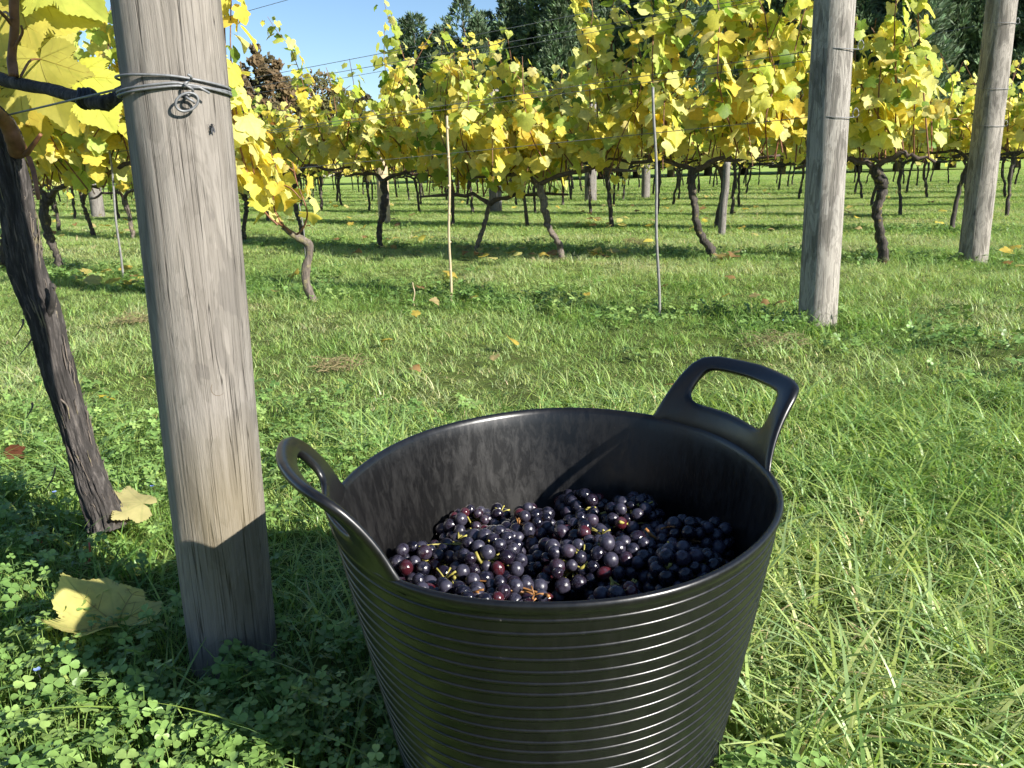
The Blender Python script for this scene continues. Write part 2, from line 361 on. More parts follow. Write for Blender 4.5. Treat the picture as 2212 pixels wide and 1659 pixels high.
PAL = {'lime': (0.52, 0.60, 0.13), 'yellow': (0.75, 0.655, 0.11), 'pale': (0.73, 0.71, 0.25), 'gold': (0.74, 0.58, 0.09), 'olive': (0.34, 0.40, 0.05), 'green': (0.20, 0.31, 0.045), 'rust': (0.34, 0.14, 0.03)}
def leaf_col(z, r, green=0.0):            # leaves are greener on the young shoot tips, golden lower down
    t = min(1, max(0, (z - 0.8) / 1.2)); u = r.random(); g = 0.14 + 0.62 * t + green
    if u < g: k = r.choice(['lime', 'lime', 'lime', 'olive', 'pale', 'green'])
    elif u < g + 0.002: k = 'rust'
    else: k = r.choice(['yellow', 'yellow', 'pale', 'pale', 'pale', 'gold', 'yellow'])
    c = PAL[k]; f = r.uniform(0.82, 1.12); return (c[0] * f * r.uniform(0.92, 1.08), c[1] * f * r.uniform(0.92, 1.06), c[2] * f)
def leaf_matrix(p, normal, tip, size):
    n = Vector(normal).normalized(); t = Vector(tip); t = t - n * t.dot(n)
    if t.length < 1e-4: t = n.orthogonal()
    t.normalize(); x = t.cross(n); m = Matrix((x, t, n)).transposed().to_4x4()
    return Matrix.Translation(p) @ m @ Matrix.Scale(size, 4)
SUN_L = Vector((0.95, -0.2, 0.4))          # leaves turn their faces towards the light
def leaves_on(path, r, step=0.07, size=(0.08, 0.13), side=None, start=0.08, green=0.0, keep=1.0, z0=0.0):
    """alternate leaves along a cane path (local coordinates): list of (matrix, colour, petiole ends)"""
    P = np.asarray(path); d = np.r_[0, np.cumsum(np.linalg.norm(np.diff(P, axis=0), axis=1))]; out = []; s = start; k = 0
    while s < d[-1]:
        p = Vector([np.interp(s, d, P[:, i]) for i in range(3)])
        a = r.uniform(0, 2 * math.pi) if side is None else side + (k % 2) * math.pi + r.gauss(0, 0.7)
        pl = r.uniform(0.04, 0.09); o = Vector((math.cos(a), math.sin(a), r.uniform(-0.1, 0.7))).normalized()
        q = p + o * pl
        nrm = Vector((o.x * 0.8 + r.gauss(0, 0.35) + SUN_L.x * 0.45, o.y * 0.8 + r.gauss(0, 0.35) + SUN_L.y * 0.45, 0.5 + r.gauss(0, 0.35)))
        tip = Vector((o.x * 0.5 + r.gauss(0, 0.25), o.y * 0.5 + r.gauss(0, 0.25), -0.9 + r.gauss(0, 0.3)))
        sz = r.uniform(*size) * (1.0 if s < d[-1] - 0.25 else 0.45 + 0.55 * (d[-1] - s) / 0.25)
        if r.random() < keep: out.append((leaf_matrix(q, nrm, tip, sz), leaf_col(q.z + z0, r, green), p, q))
        s += step * r.uniform(0.7, 1.3); k += 1
    return out
def leaf_mass(leaves, r, hi=False):
    V, Fs, C, n = [], [], [], 0
    for m, c, *_ in leaves:
        v, f = r.choice(LEAFT if hi else LEAF); mm = np.array(m); w = v @ mm[:3, :3].T + mm[:3, 3]
        V.append(w); Fs.append(f + n); C.append(np.tile(c, (len(v), 1))); n += len(v)
    return np.concatenate(V), np.concatenate(Fs), np.concatenate(C)
LEAF_ME = [mesh('leaf', *LEAFT[i], True, M['leaf_obj']) for i in range(7)]
def leaf_objects(leaves, parent, r, name='leaf'):
    for m, c, *_ in leaves:
        o = bpy.data.objects.new(name, r.choice(LEAF_ME)); COL.objects.link(o); o.parent = parent
        o.matrix_local = m; o.color = (*c, 1)

def knobby(seed, amp=0.25, seg=10):
    def f(t, th):
        return np.array([1 + amp * mnoise.noise(Vector((math.cos(a) * 0.9 + seed, math.sin(a) * 0.9, t * 7))) + 0.5 * amp * mnoise.noise(Vector((math.cos(a) * 2.4 + seed, math.sin(a) * 2.4, t * 19))) for a in th])
    return f

# ------------------------------------------------------------------ a vine of the trellis rows
def vine_parts(r, h=0.72, lean=(0, 0), canes=10, height=(0.7, 1.45), arm=0.55, trunk_path=None, tr=(0.034, 0.024, 0.026, 0.032), step=0.075, size=(0.085, 0.135), green=0.0, seg=8, gap=0.0, xmax=9.0):
    """local frame: x along the row, z up. Returns trunk MB, cane MB, shoot MB, leaves"""
    tp = trunk_path
    if tp is None:
        a, b = r.uniform(-0.09, 0.09), r.uniform(-0.05, 0.05)
        tp = [(0, 0, -0.04), (a * 0.4 + lean[0] * 0.2, b, h * 0.3), (a + lean[0] * 0.7, b * 1.4, h * 0.68), (lean[0], lean[1], h)]
    tp = spline(tp, 14 if seg < 10 else 40)
    tp[2:-2] += np.array([[r.gauss(0, 0.0045), r.gauss(0, 0.0045), 0] for _ in range(len(tp) - 4)])
    T = MB(); T.add(*tube(tp, [q * 0.88 for q in tr], seg, knobby(r.uniform(0, 50), 0.5, seg)))
    head = Vector(tp[-1]); A = MB(); S = MB(); leaves = []
    for s in (-1, 1):
        e = head + Vector((min(s * arm * r.uniform(0.8, 1.2), xmax), r.gauss(0, 0.03), r.uniform(-0.02, 0.1)))
        pth = spline([head - Vector((0, 0, 0.02)), head + Vector((s * arm * 0.25, r.gauss(0, 0.02), 0.05 + r.uniform(-0.02, 0.05))), head.lerp(e, 0.6) + Vector((0, 0, r.uniform(0, 0.05))), e], 10)
        pth[1:-1] += np.array([[0, r.gauss(0, 0.006), r.gauss(0, 0.009)] for _ in range(len(pth) - 2)])
        A.add(*tube(pth, [0.021, 0.016, 0.014, 0.009], 7, knobby(r.uniform(0, 50), 0.45)))
    for k in range(canes):
        u = (k + 0.5) / canes * 2 - 1 + r.uniform(-0.08, 0.08)
        if abs(u) < gap or u * arm > xmax: continue
        b = head + Vector((u * arm, r.gauss(0, 0.03), 0.05 + r.uniform(-0.02, 0.04)))
        L_ = r.uniform(*height); dx = r.gauss(0, 0.22) if xmax > 5 else -abs(r.gauss(0, 0.18)); dy = r.gauss(0, 0.12)
        droop = r.random() < 0.24
        if droop: pts = [b, b + Vector((dx * 0.3, dy, 0.3)), b + Vector((dx, dy * 2.2, 0.35)), b + Vector((dx * 1.5, dy * 3.0, r.uniform(-0.16, 0.06)))]
        else: pts = [b, b + Vector((dx * 0.5, dy * 1.2, L_ * 0.35)), b + Vector((dx, dy * 0.8, L_ * 0.7)), b + Vector((dx * 1.4 + r.gauss(0, 0.08), dy + r.gauss(0, 0.1), L_))]
        pth = spline(pts, 9)
        S.add(*tube(pth, [0.0058, 0.0044, 0.0024], 5, None, False))
        leaves += leaves_on(pth, r, step, size, None, r.uniform(0.06, 0.24), green, 1.0, 0.0)
        # a side shoot
        if r.random() < 0.75:
            i = r.randint(2, 5); q = Vector(pth[i]); w = Vector((r.gauss(0, 0.16), r.choice((-1, 1)) * r.uniform(0.06, 0.2), r.uniform(-0.05, 0.18)))
            p2 = spline([q, q + w * 0.6 + Vector((0, 0, 0.04)), q + w], 5); S.add(*tube(p2, [0.003, 0.0016], 4, None, False))
            leaves += leaves_on(p2, r, 0.05, (size[0] * 0.85, size[1]), None, 0.03, green)
    return T, A, S, leaves
ROW_RZ = math.atan2(-ROWD.y, -ROWD.x)      # local +x of a vine points along the row, towards its end post
def to_row(v):                              # world offset -> local row frame
    return Matrix.Rotation(-ROW_RZ, 3, 'Z') @ Vector(v)

def near_vine(label, base, path_px, Y, r, nobj=170, bark='bark', group='grapevines of the second trellis row', xmax=9.0, **kw):
    b = Vector((base[0], base[1], gzf(*base)))
    root = thing('grapevine', label, 'grapevine', b, group, ROW_RZ)
    tp = None
    if path_px: tp = [to_row(at(px, py, Y) - b) for px, py in path_px]; tp[0].z = -0.04
    T, A, S, lv = vine_parts(r, trunk_path=tp, seg=12, xmax=xmax, **kw)
    obj('trunk', T.me('trunk', M[bark]), root); obj('cordon', A.me('cordon', M['cane_grey']), root); obj('shoots', S.me('shoots', M['cane']), root)['kind'] = 'stuff'
    lv = [l for l in lv if l[0].translation.x < xmax + 0.25 * max(0, l[0].translation.y)]
    front = (Matrix.Rotation(-ROW_RZ, 3, 'Z') @ Vector((0.3, -1, 0)))
    lv.sort(key=lambda l: -(l[0].translation.dot(front) + r.gauss(0, 0.05)))
    leaf_objects(lv[:nobj], root, r)
    if lv[nobj:]:
        V, Fs, C = leaf_mass(lv[nobj:], r); obj('foliage', mesh('foliage', V, Fs, True, M['leaf_mass'], C), root)['kind'] = 'stuff'
    return root

# ------------------------------------------------------------------ posts
def round_post(name, label, base, radius, top, mat, lean=(0, 0), seg=40, group=None, wob=0.02, seed=0.0, rings=60):
    b = Vector((base[0], base[1], gzf(*base) - 0.06)); V, Fs = [], []
    for i in range(rings):
        t = i / (rings - 1); z = t * (top + 0.06)
        for j in range(seg):
            a = 2 * math.pi * j / seg
            rr = radius * (1 + wob * mnoise.noise(Vector((math.cos(a) * 1.3 + seed, math.sin(a) * 1.3, z * 2.2))) * 2 + wob * 0.5 * mnoise.noise(Vector((math.cos(a) * 3 + seed, math.sin(a) * 3, z * 5))))
            if i == rings - 1: rr *= 0.94
            V.append((math.cos(a) * rr + lean[0] * z, math.sin(a) * rr + lean[1] * z, z + (0.004 if i == rings - 1 else 0)))
    for i in range(rings - 1):
        for j in range(seg):
            k = (j + 1) % seg; Fs.append((i * seg + j, i * seg + k, (i + 1) * seg + k, (i + 1) * seg + j))
    Fs.append(tuple(range((rings - 1) * seg, rings * seg)))
    me = mesh(name, V, Fs, True, mat); o = obj(name, me, None, b)
    return tag(o, label, 'post', group)

PG = 'round wooden posts of the trellis'
P0 = row_end(0); P1 = row_end(1); P2 = row_end(2)
post0 = round_post('wooden_post', 'thick weathered wooden post tied with wire in front of the harvest tub', (P0.x, P0.y), 0.0610, 2.0, M['post_near'], (0.015, 0), 72, PG, 0.02, 0, 110)
post1 = round_post('wooden_post', 'pale round wooden post behind the tub with two wire bands', (P1.x, P1.y), 0.080, 2.1, M['post_a'], (-0.012, 0), 48, PG, 0.02, 3)
post2 = round_post('wooden_post', 'round wooden end post farthest right with three wire bands', (P2.x, P2.y), 0.090, 2.1, M['post_b'], (0.0, 0), 48, PG, 0.02, 6)
for (x, y, rad, top, lab) in [(-1.76, 12.09, 0.085, 1.55, 'tan wooden post standing behind the slim forked vine, third row'),
                              (-0.2, 14.6, 0.11, 2.0, 'grey wooden post seen through the foliage between bamboo cane and metal rod'),
                              (1.81, 18.4, 0.13, 2.0, 'grey wooden post far back seen under the vine canopy at the centre'),
                              (-7.87, 16.3, 0.12, 2.0, 'grey wooden post far back beside the near post, under the vines'),
                              (3.2, 19.6, 0.10, 2.0, 'thin grey post far back just behind the metal rod')]:
    round_post('wooden_post', lab, (x, y), rad, top, M['bamboo'] if x == -1.76 else M['post_far'], (0, 0), 14, 'grey posts far back in the rows', 0.02, x, 10)
def stick(name, label, a, b, rad, mat, seg=8, nodes=0, cat='stake'):
    o = thing(name, label, cat, (a.x, a.y, gzf(a.x, a.y))); a2 = Vector((0, 0, -0.05)); b2 = b - o.location
    n = 24; P = [a2.lerp(b2, i / (n - 1)) + Vector((0.004 * math.sin(i * 0.5), 0.003 * math.cos(i * 0.37), 0)) for i in range(n)]
    obj('shaft', MB().add(*tube(P, [rad * 1.05, rad * 0.92], seg)).me('shaft', mat), o)
    for k in range(nodes):
        p = a2.lerp(b2, (k + 0.6) / nodes); d = (b2 - a2).normalized()
        obj('node', MB().add(*tube([p - d * 0.006, p, p + d * 0.006], [rad * 1.05, rad * 1.35, rad * 1.02], seg)).me('node', mat), o)
    return o
stick('bamboo_cane', 'slim tan bamboo cane standing upright alone in the grass', Vector((-0.32, 4.44, 0)), at(967, 250, 4.42), 0.0068, M['bamboo'], 8, 7, 'cane')
stick('metal_rod', 'thin grey rod standing upright between bamboo cane and pale post', Vector((0.69, 3.78, 0)), at(1412, 188, 3.76), 0.0065, M['rod'], 8, 0, 'rod')
stick('metal_rod', 'thin grey rod leaning by the far left vines with leaves round its foot', Vector((-2.78, 5.98, 0)), at(228, 250, 5.98), 0.008, M['rod'], 8, 0, 'rod')
stick('wooden_stake', 'short slanting grey stake beside the forked vine behind the pale post', Vector((2.17, 8.55, 0)), at(1572, 350, 8.55), 0.036, M['post_far'], 10, 0, 'stake')
stick('straw', 'short thin dry stem poking up beside the bamboo cane', Vector((-0.51, 4.39, 0)), at(893, 610, 4.39), 0.0035, M['bamboo'], 6, 0, 'stem')
stick('wire_stake', 'very thin dark stake beside the young bent vine', Vector((-1.35, 5.6, 0)), at(648, 440, 5.6), 0.004, M['rod'], 6, 0, 'stake')

# ------------------------------------------------------------------ trellis wires
def wire_obj(label, pts, rad=0.0016, extra=None, group='trellis wires', seg=6):
    o = Vector(pts[0]); mb = MB()
    mb.add(*tube([Vector(p) - o for p in pts], rad, seg))
    if extra:
        for e in extra: mb.add(*tube([Vector(p) - o for p in e], rad, seg))
    return tag(obj('trellis_wire', mb.me('trellis_wire', M['wire']), None, o), label, 'wire', group)
def post_loop(base, rad, lean, z_of, n=40, turns=1.0, a0=0.0):
    out = []
    for i in range(n + 1):
        a = a0 + 2 * math.pi * turns * i / n; z = z_of(i / n, a)
        out.append(Vector((base.x + lean[0] * z + math.cos(a) * rad, base.y + lean[1] * z + math.sin(a) * rad, z)))
    return out
def row_wire(k, pa, pb, label, post=None, prad=0, rad=0.0016, ext=1.0, loop=True):
    A = on_row(*pa, k); B = on_row(*pb, k); d = (A - B).normalized(); A2 = A + d * ext
    n = 14; pts = []
    for i in range(n + 1):
        t = i / n; p = B.lerp(A2, t); pts.append(p + Vector((0, 0, -0.012 * math.sin(math.pi * t))))
    ex = []
    if loop:
        z = B.z; c = row_end(k)
        ex.append(post_loop(c, prad + rad * 0.7, (0, 0), lambda t, a: z + 0.012 * math.cos(a - 2.0), 40))
        a = -0.35; q = Vector((c.x + math.cos(a) * (prad + 0.008), c.y + math.sin(a) * (prad + 0.008), z + 0.008))
        ex.append([q + Vector((math.cos(t) * 0.012, 0.004 * math.sin(2 * t), math.sin(t) * 0.018)) for t in np.linspace(0, 6.0, 16)])
    return wire_obj(label, pts, rad, ex)
row_wire(1, (691, 354), (1762, 252), 'lower wire strung from the pale post past bamboo cane and metal rod', None, 0.0838, 0.0017, 3.5)
row_wire(1, (691, 262), (1762, 109), 'upper wire of the pair strung from the pale post', None, 0.0838, 0.0017, 3.5)
row_wire(1, (691, 268), (1762, 128), 'lower wire of the pair strung from the pale post', None, 0.0838, 0.0014, 3.5, False)
row_wire(1, (691, 136), (1765, -72), 'high thin wire crossing in front of the dark conifers, topmost of three', None, 0.0838, 0.0016, 2.5)
row_wire(1, (691, 158), (1765, -30), 'middle one of three thin wires crossing in front of the conifers', None, 0.0838, 0.0016, 2.5)
row_wire(1, (745, 163), (1765, -22), 'lowest of three thin wires crossing in front of the conifers', None, 0.0838, 0.0013, 2.0, False)
row_wire(1, (514, 25), (1765, -330), 'thin wire against the blue sky above the brown tree', None, 0.0838, 0.0016, 2.5, False)
row_wire(2, (1382, 330), (2100, 272), 'lowest wire banding the end post farthest right', None, 0.0942, 0.0018, 4.0)
row_wire(2, (1382, 277), (2100, 194), 'middle wire banding the end post farthest right', None, 0.0942, 0.0018, 4.0)
row_wire(2, (1382, 200), (2105, 56), 'top wire banding the end post farthest right', None, 0.0942, 0.0018, 4.0)

# wire tied round the near post, with its knot and eye
z0 = at(380, 178, P0.y - 0.06).z; cd = math.atan2(-P0.y, -P0.x)     # angle of the side that faces the camera
def hgt(l, m_, r_):                          # height as a function of the angle seen from the camera: left, middle, right
    def f(t, a):
        s = math.sin(a - cd); return z0 + (m_ + (r_ - m_) * s if s > 0 else m_ + (l - m_) * -s)
    return f
strand1 = post_loop(P0, 0.0645, (0.015, 0), hgt(0.011, 0.007, -0.002), 60)
strand2 = post_loop(P0, 0.0648, (0.015, 0), hgt(-0.006, 0.000, -0.009), 60)
strand3 = post_loop(P0, 0.0645, (0.015, 0), hgt(-0.010, -0.0035, -0.006), 60)
kp = Vector((P0.x + 0.013 + math.cos(cd + 0.2) * 0.0675, P0.y + math.sin(cd + 0.2) * 0.0675, z0 + 0.0))
side = Vector((math.cos(cd + math.pi / 2), math.sin(cd + math.pi / 2), 0)); outd = Vector((math.cos(cd), math.sin(cd), 0))
knot = [kp + side * 0.004 * math.sin(t) + outd * (0.003 + 0.004 * math.cos(t)) + Vector((0, 0, 0.008 - 0.0022 * t)) for t in np.linspace(0, 14, 40)]
eye = [kp + side * (-0.004 + 0.0125 * math.cos(t)) + outd * (0.005 + 0.002 * math.sin(t)) + Vector((0, 0, -0.022 + 0.0095 * math.sin(t) + 0.003 * math.cos(t))) for t in np.linspace(1.0, 7.6, 30)]
tail = [kp + outd * 0.004 + Vector((0, 0, -0.006)), kp + side * 0.012 + outd * 0.004 + Vector((0, 0, -0.006)), kp + side * 0.022 + outd * 0.003 + Vector((0, 0, -0.012))]
wl = at(266, 190, P0.y + 0.02); wf = at(-40, 262, 1.5); wf2 = wl + (wf - wl) * 2.2
wire_obj('doubled wire wound and knotted round the near post, running off to the left edge', [wl.lerp(wf2, i / 12) for i in range(13)], 0.0015, [strand1, strand2, strand3, knot, eye, tail], None, 8)

# round knot in the near post's wood
kz = at(466, 843, P0.y - 0.06); ka = Vector((kz.x - P0.x, kz.y - P0.y, 0)).normalized()
kc = Vector((P0.x + 0.006, P0.y, 0)) + ka * 0.0609; kside = Vector((-ka.y, ka.x, 0)); kb = post0.location
ring = [Vector((kc.x, kc.y, kz.z)) + kside * 0.0085 * math.cos(t) + Vector((0, 0, 0.0095 * math.sin(t))) - ka * (0.0085 * math.cos(t)) ** 2 * 7.5 - kb for t in np.linspace(0, 2 * math.pi, 28)[:-1]]
obj('knot', MB().add(*tube(ring, 0.0007, 6, None, False, True)).me('knot', simple('knot_rim', (0.12, 0.09, 0.065), 0.8)), post0)

# ------------------------------------------------------------------ the harvest tub
TC = Vector((0.047, 0.866, 0.0)); E1 = Vector((0.975, -0.222, 0)); E2 = Vector((0.222, 0.975, 0))
RA, RB, RZ = 0.236, 0.279, 0.338
def tub_scale(z): return 0.755 + 0.245 * (z / RZ) ** 0.95
def tub_pt(th, z, off=0.0):
    s = tub_scale(z); n = Vector((math.cos(th) / RA, math.sin(th) / RB)).normalized()
    x = RA * s * math.cos(th) + n.x * off; y = RB * s * math.sin(th) + n.y * off
    return E1 * x + E2 * y + Vector((0, 0, z))
def tub_out(th):
    n = Vector((math.cos(th) / RA, math.sin(th) / RB)).normalized(); return E1 * n.x + E2 * n.y
def make_plastic(name, dust):
    m, nt, b, out = new_mat(name); o = coords(nt)
    d1 = tex_noise(nt, mapped(nt, o, (85, 85, 26)), 1.0, 9, 0.78, 0.5)
    d2 = tex_noise(nt, o, 9.0, 3, 0.5)
    f = ramp(nt, math_(nt, 'ADD', d1, math_(nt, 'MULTIPLY', math_(nt, 'SUBTRACT', d2, 0.5), 0.35)), [(0.44, (0, 0, 0)), (0.53, (0.4, 0.4, 0.4)), (0.68, (0.9, 0.9, 0.9))])
    sp = N(nt, 'ShaderNodeTexVoronoi'); sp.inputs['Scale'].default_value = 75; nt.links.new(o, sp.inputs['Vector'])
    sf = ramp(nt, sp.outputs['Distance'], [(0.045, (0.8, 0.8, 0.8)), (0.07, (0, 0, 0))])
    pick = tex_noise(nt, o, 40, 2); sf = mixc(nt, ramp(nt, pick, [(0.55, (0, 0, 0)), (0.62, (1, 1, 1))]), (0, 0, 0), sf)
    f = mixc(nt, 1.0, f, (dust, dust, dust), 'MULTIPLY'); c = mixc(nt, f, (0.0040, 0.0040, 0.0043), (0.0155, 0.015, 0.0145)); c = mixc(nt, sf, c, (0.08, 0.075, 0.065))
    nt.links.new(c, b.inputs['Base Color'])
    rr = N(nt, 'ShaderNodeMapRange'); rr.inputs[3].default_value = 0.31; rr.inputs[4].default_value = 0.46; nt.links.new(f, rr.inputs[0]); nt.links.new(rr.outputs[0], b.inputs['Roughness'])
    b.inputs['Specular IOR Level'].default_value = 0.5
    g = tex_noise(nt, mapped(nt, o, (60, 60, 4)), 1.0, 3); bump(nt, g, 0.12, 0.002, b)
    return m
M['rubber'] = make_plastic('black_rubber', 0.4); M['rubber_in'] = make_plastic('black_rubber_dusty', 1.0)
tub_z = gzf(TC.x, TC.y) + 0.004
tub = thing('harvest_tub', 'black rubber harvest tub with two handles, filled with dark grapes', 'tub', (TC.x, TC.y, tub_z))
prof = [(0.0, -0.006, 1), (0.003, 0.0, 1)]
NB = 24; zb0, zb1 = 0.012, RZ - 0.012; dz = (zb1 - zb0) / NB
for i in range(NB):
    z = zb0 + i * dz
    for f, h in ((0.25, 0.0), (0.75, 0.0)): prof.append((z + f * dz, h, 1))
prof += [(RZ - 0.0115, 0.0, 1), (RZ - 0.009, 0.0022, 1), (RZ - 0.004, 0.0034, 1), (RZ, 0.0022, 1), (RZ + 0.0012, -0.0005, 1), (RZ, -0.0035, 1), (RZ - 0.006, -0.0048, 1)]
for z in np.linspace(RZ - 0.02, 0.02, 14): prof.append((z, -0.005, 1))
SEG = 144; V = []; Fs = []
for z, off, _ in prof:
    for j in range(SEG):
        th = 2 * math.pi * j / SEG; w = 0.0015 * math.sin(3 * th + z * 9) + 0.001 * math.sin(7 * th + 2)
        V.append(tub_pt(th, z, off + w))
for i in range(len(prof) - 1):
    for j in range(SEG):
        k = (j + 1) % SEG; Fs.append((i * SEG + j, i * SEG + k, (i + 1) * SEG + k, (i + 1) * SEG + j))
Fs.append(tuple(range(SEG - 1, -1, -1))); Fs.append(tuple(range((len(prof) - 1) * SEG, len(prof) * SEG)))
bme = mesh('body', [tuple(v) for v in V], Fs, True, M['rubber']); bme.materials.append(M['rubber_in'])
inner = (len(prof) - 15) * SEG
bme.polygons.foreach_set('material_index', [1 if i >= inner and i < len(Fs) - 2 else 0 for i in range(len(Fs))])
tub_body = obj('body', bme, tub)
for i in range(NB):                         # moulded ribs
    z = zb0 + (i + 0.5) * dz + 0.0006 * math.sin(i * 2.3)
    ring_ = [tuple(tub_pt(2 * math.pi * j / SEG, z + 0.0008 * math.sin(2 * math.pi * j / SEG * 2 + i), -0.0011 + 0.0015 * math.sin(6 * math.pi * j / SEG + z * 9) + 0.001 * math.sin(14 * math.pi * j / SEG + 2))) for j in range(SEG)]
    obj('rib', MB().add(*tube(ring_, 0.0024, 8, None, False, True)).me('rib', M['rubber']), tub_body)
def outline_r(pts, c, n):
    P = np.array(pts); ang = np.arctan2(P[:, 1] - c[1], P[:, 0] - c[0]); out = []
    for t in np.arange(n) * 2 * math.pi / n - math.pi + 0.01:
        d = np.array([math.cos(t), math.sin(t)]); best = None
        for a, b in zip(P, np.roll(P, -1, 0)):
            e = b - a; den = d[0] * -e[1] + d[1] * e[0]
            if abs(den) < 1e-12: continue
            w = a - np.array(c); s = (w[0] * -e[1] + w[1] * e[0]) / den; u = (d[0] * w[1] - d[1] * w[0]) / den
            if s > 0 and -1e-6 <= u <= 1 + 1e-6 and (best is None or s > best): best = s
        out.append(np.array(c) + d * best)
    return np.array(out)
def smooth_closed(pts, n):
    P = np.array(pts, float); Q = np.vstack([P[-1], P, P[0], P[1]]); out = []
    for u in np.linspace(0, len(P), n, endpoint=False):
        i = int(u); t = u - i; a, b, c, d = Q[i], Q[i + 1], Q[i + 2], Q[i + 3]
        out.append(0.5 * (2 * b + (c - a) * t + (2 * a - 5 * b + 4 * c - d) * t * t + (3 * b - a - 3 * c + d) * t ** 3))
    return np.array(out)
def handle_outlines(HS, grow=0.0):
    W = 0.12
    half_o = [(1.14, -0.014), (1.07, -0.004), (1.02, 0.006), (0.97, 0.022), (0.91, 0.042), (0.85, 0.064), (0.80, 0.080), (0.72, 0.093), (0.56, 0.0985), (0.0, 0.101)]
    half_o = [(u, v * HS) for u, v in half_o]
    o = [(u * W, v + grow) for u, v in half_o] + [(-u * W, v + grow) for u, v in half_o[-2::-1]]
    half_h = [(0.0, 0.030), (0.45, 0.029), (0.58, 0.033), (0.62, 0.043), (0.60, 0.060), (0.55, 0.073), (0.43, 0.0775), (0.0, 0.079)]
    half_h = [(u, v * HS) for u, v in half_h]
    h = [(u * W, v) for u, v in half_h] + [(-u * W, v) for u, v in half_h[-2:0:-1]]
    return o, smooth_closed(h, 60).tolist()
def make_handle(cdeg, HS, name='handle'):
    n = 96; o, h = handle_outlines(HS); c0 = (0.0, 0.054 * HS)
    O = outline_r(o, c0, n); H = outline_r(h, c0, n); half = R(26.5)
    def pos(u, v, off):
        th = R(cdeg) + u / 0.12 * half; base = tub_pt(th, RZ); od = tub_out(th); oc = tub_out(R(cdeg)); od = (od * 0.45 + oc * 0.55).normalized()
        vv = max(v, 0.0); a = R(12) + R(20) * min(1, vv / 0.10)         # the handle flares outward as it rises
        d = Vector((0, 0, math.cos(a))) + od * math.sin(a); nn = od * math.cos(a) - Vector((0, 0, math.sin(a)))
        if v < 0: return base + Vector((0, 0, v)) + od * (off - 0.0015)
        return base + d * v + nn * off
    V = []; Fs = []
    sec = [(0.0, 0.0), (0.07, 0.75), (0.2, 1.0), (0.5, 0.92), (0.8, 1.0), (0.93, 0.75), (1.0, 0.0), (0.93, -0.75), (0.8, -1.0), (0.5, -0.92), (0.2, -1.0), (0.07, -0.75)]
    for i in range(n):
        for f, k in sec:
            p = H[i] * (1 - f) + O[i] * f; th_ = 0.0034 + 0.0018 * min(1, max(0, p[1] / 0.08))
            V.append(pos(p[0], p[1], k * th_))
    m = len(sec)
    for i in range(n):
        i2 = (i + 1) % n
        for j in range(m):
            j2 = (j + 1) % m; Fs.append((i * m + j, i * m + j2, i2 * m + j2, i2 * m + j))
    hd = obj(name, mesh(name, [tuple(v) for v in V], Fs, True, M['rubber']), tub)
    return hd
make_handle(39.5, 1.02); make_handle(219.7, 0.92)

# ------------------------------------------------------------------ grapes
def make_berry_mat():
    m, nt, b, out = new_mat('grape_skin'); o = coords(nt)
    inf = N(nt, 'ShaderNodeObjectInfo'); rnd = inf.outputs['Random']
    add = N(nt, 'ShaderNodeVectorMath', operation='ADD'); sc = N(nt, 'ShaderNodeVectorMath', operation='SCALE'); nt.links.new(inf.outputs['Location'], sc.inputs[0]); sc.inputs['Scale'].default_value = 37.0
    nt.links.new(o, add.inputs[0]); nt.links.new(sc.outputs[0], add.inputs[1]); v = add.outputs[0]
    base = ramp(nt, rnd, [(0.0, (0.004, 0.004, 0.009)), (0.5, (0.006, 0.005, 0.011)), (0.85, (0.010, 0.005, 0.010)), (0.95, (0.03, 0.006, 0.010)), (1.0, (0.065, 0.009, 0.012))])
    n1 = tex_noise(nt, v, 1.3, 5, 0.6); n2 = tex_noise(nt, v, 5.0, 4, 0.7)
    f = math_(nt, 'ADD', n1, math_(nt, 'MULTIPLY', math_(nt, 'SUBTRACT', n2, 0.5), 0.45))
    f = math_(nt, 'ADD', f, math_(nt, 'MULTIPLY', math_(nt, 'SUBTRACT', math_(nt, 'FRACT', math_(nt, 'MULTIPLY', rnd, 7.31)), 0.5), 0.35))
    f = ramp(nt, f, [(0.38, (0, 0, 0)), (0.52, (0.42, 0.42, 0.42)), (0.72, (0.8, 0.8, 0.8))])
    c = mixc(nt, f, base, (0.047, 0.045, 0.068)); nt.links.new(c, b.inputs['Base Color'])
    rr = N(nt, 'ShaderNodeMapRange'); rr.inputs[3].default_value = 0.16; rr.inputs[4].default_value = 0.42; nt.links.new(f, rr.inputs[0]); nt.links.new(rr.outputs[0], b.inputs['Roughness'])
    b.inputs['Specular IOR Level'].default_value = 0.5
    bump(nt, n2, 0.08, 0.2, b); return m
M['berry'] = make_berry_mat()
M['stem'] = simple('grape_stem', (0.27, 0.24, 0.05), 0.5, 0, 0.4, 90, 0.45)
M['stem_red'] = simple('grape_stem_red', (0.24, 0.11, 0.03), 0.5, 0, 0.4, 90, 0.45)
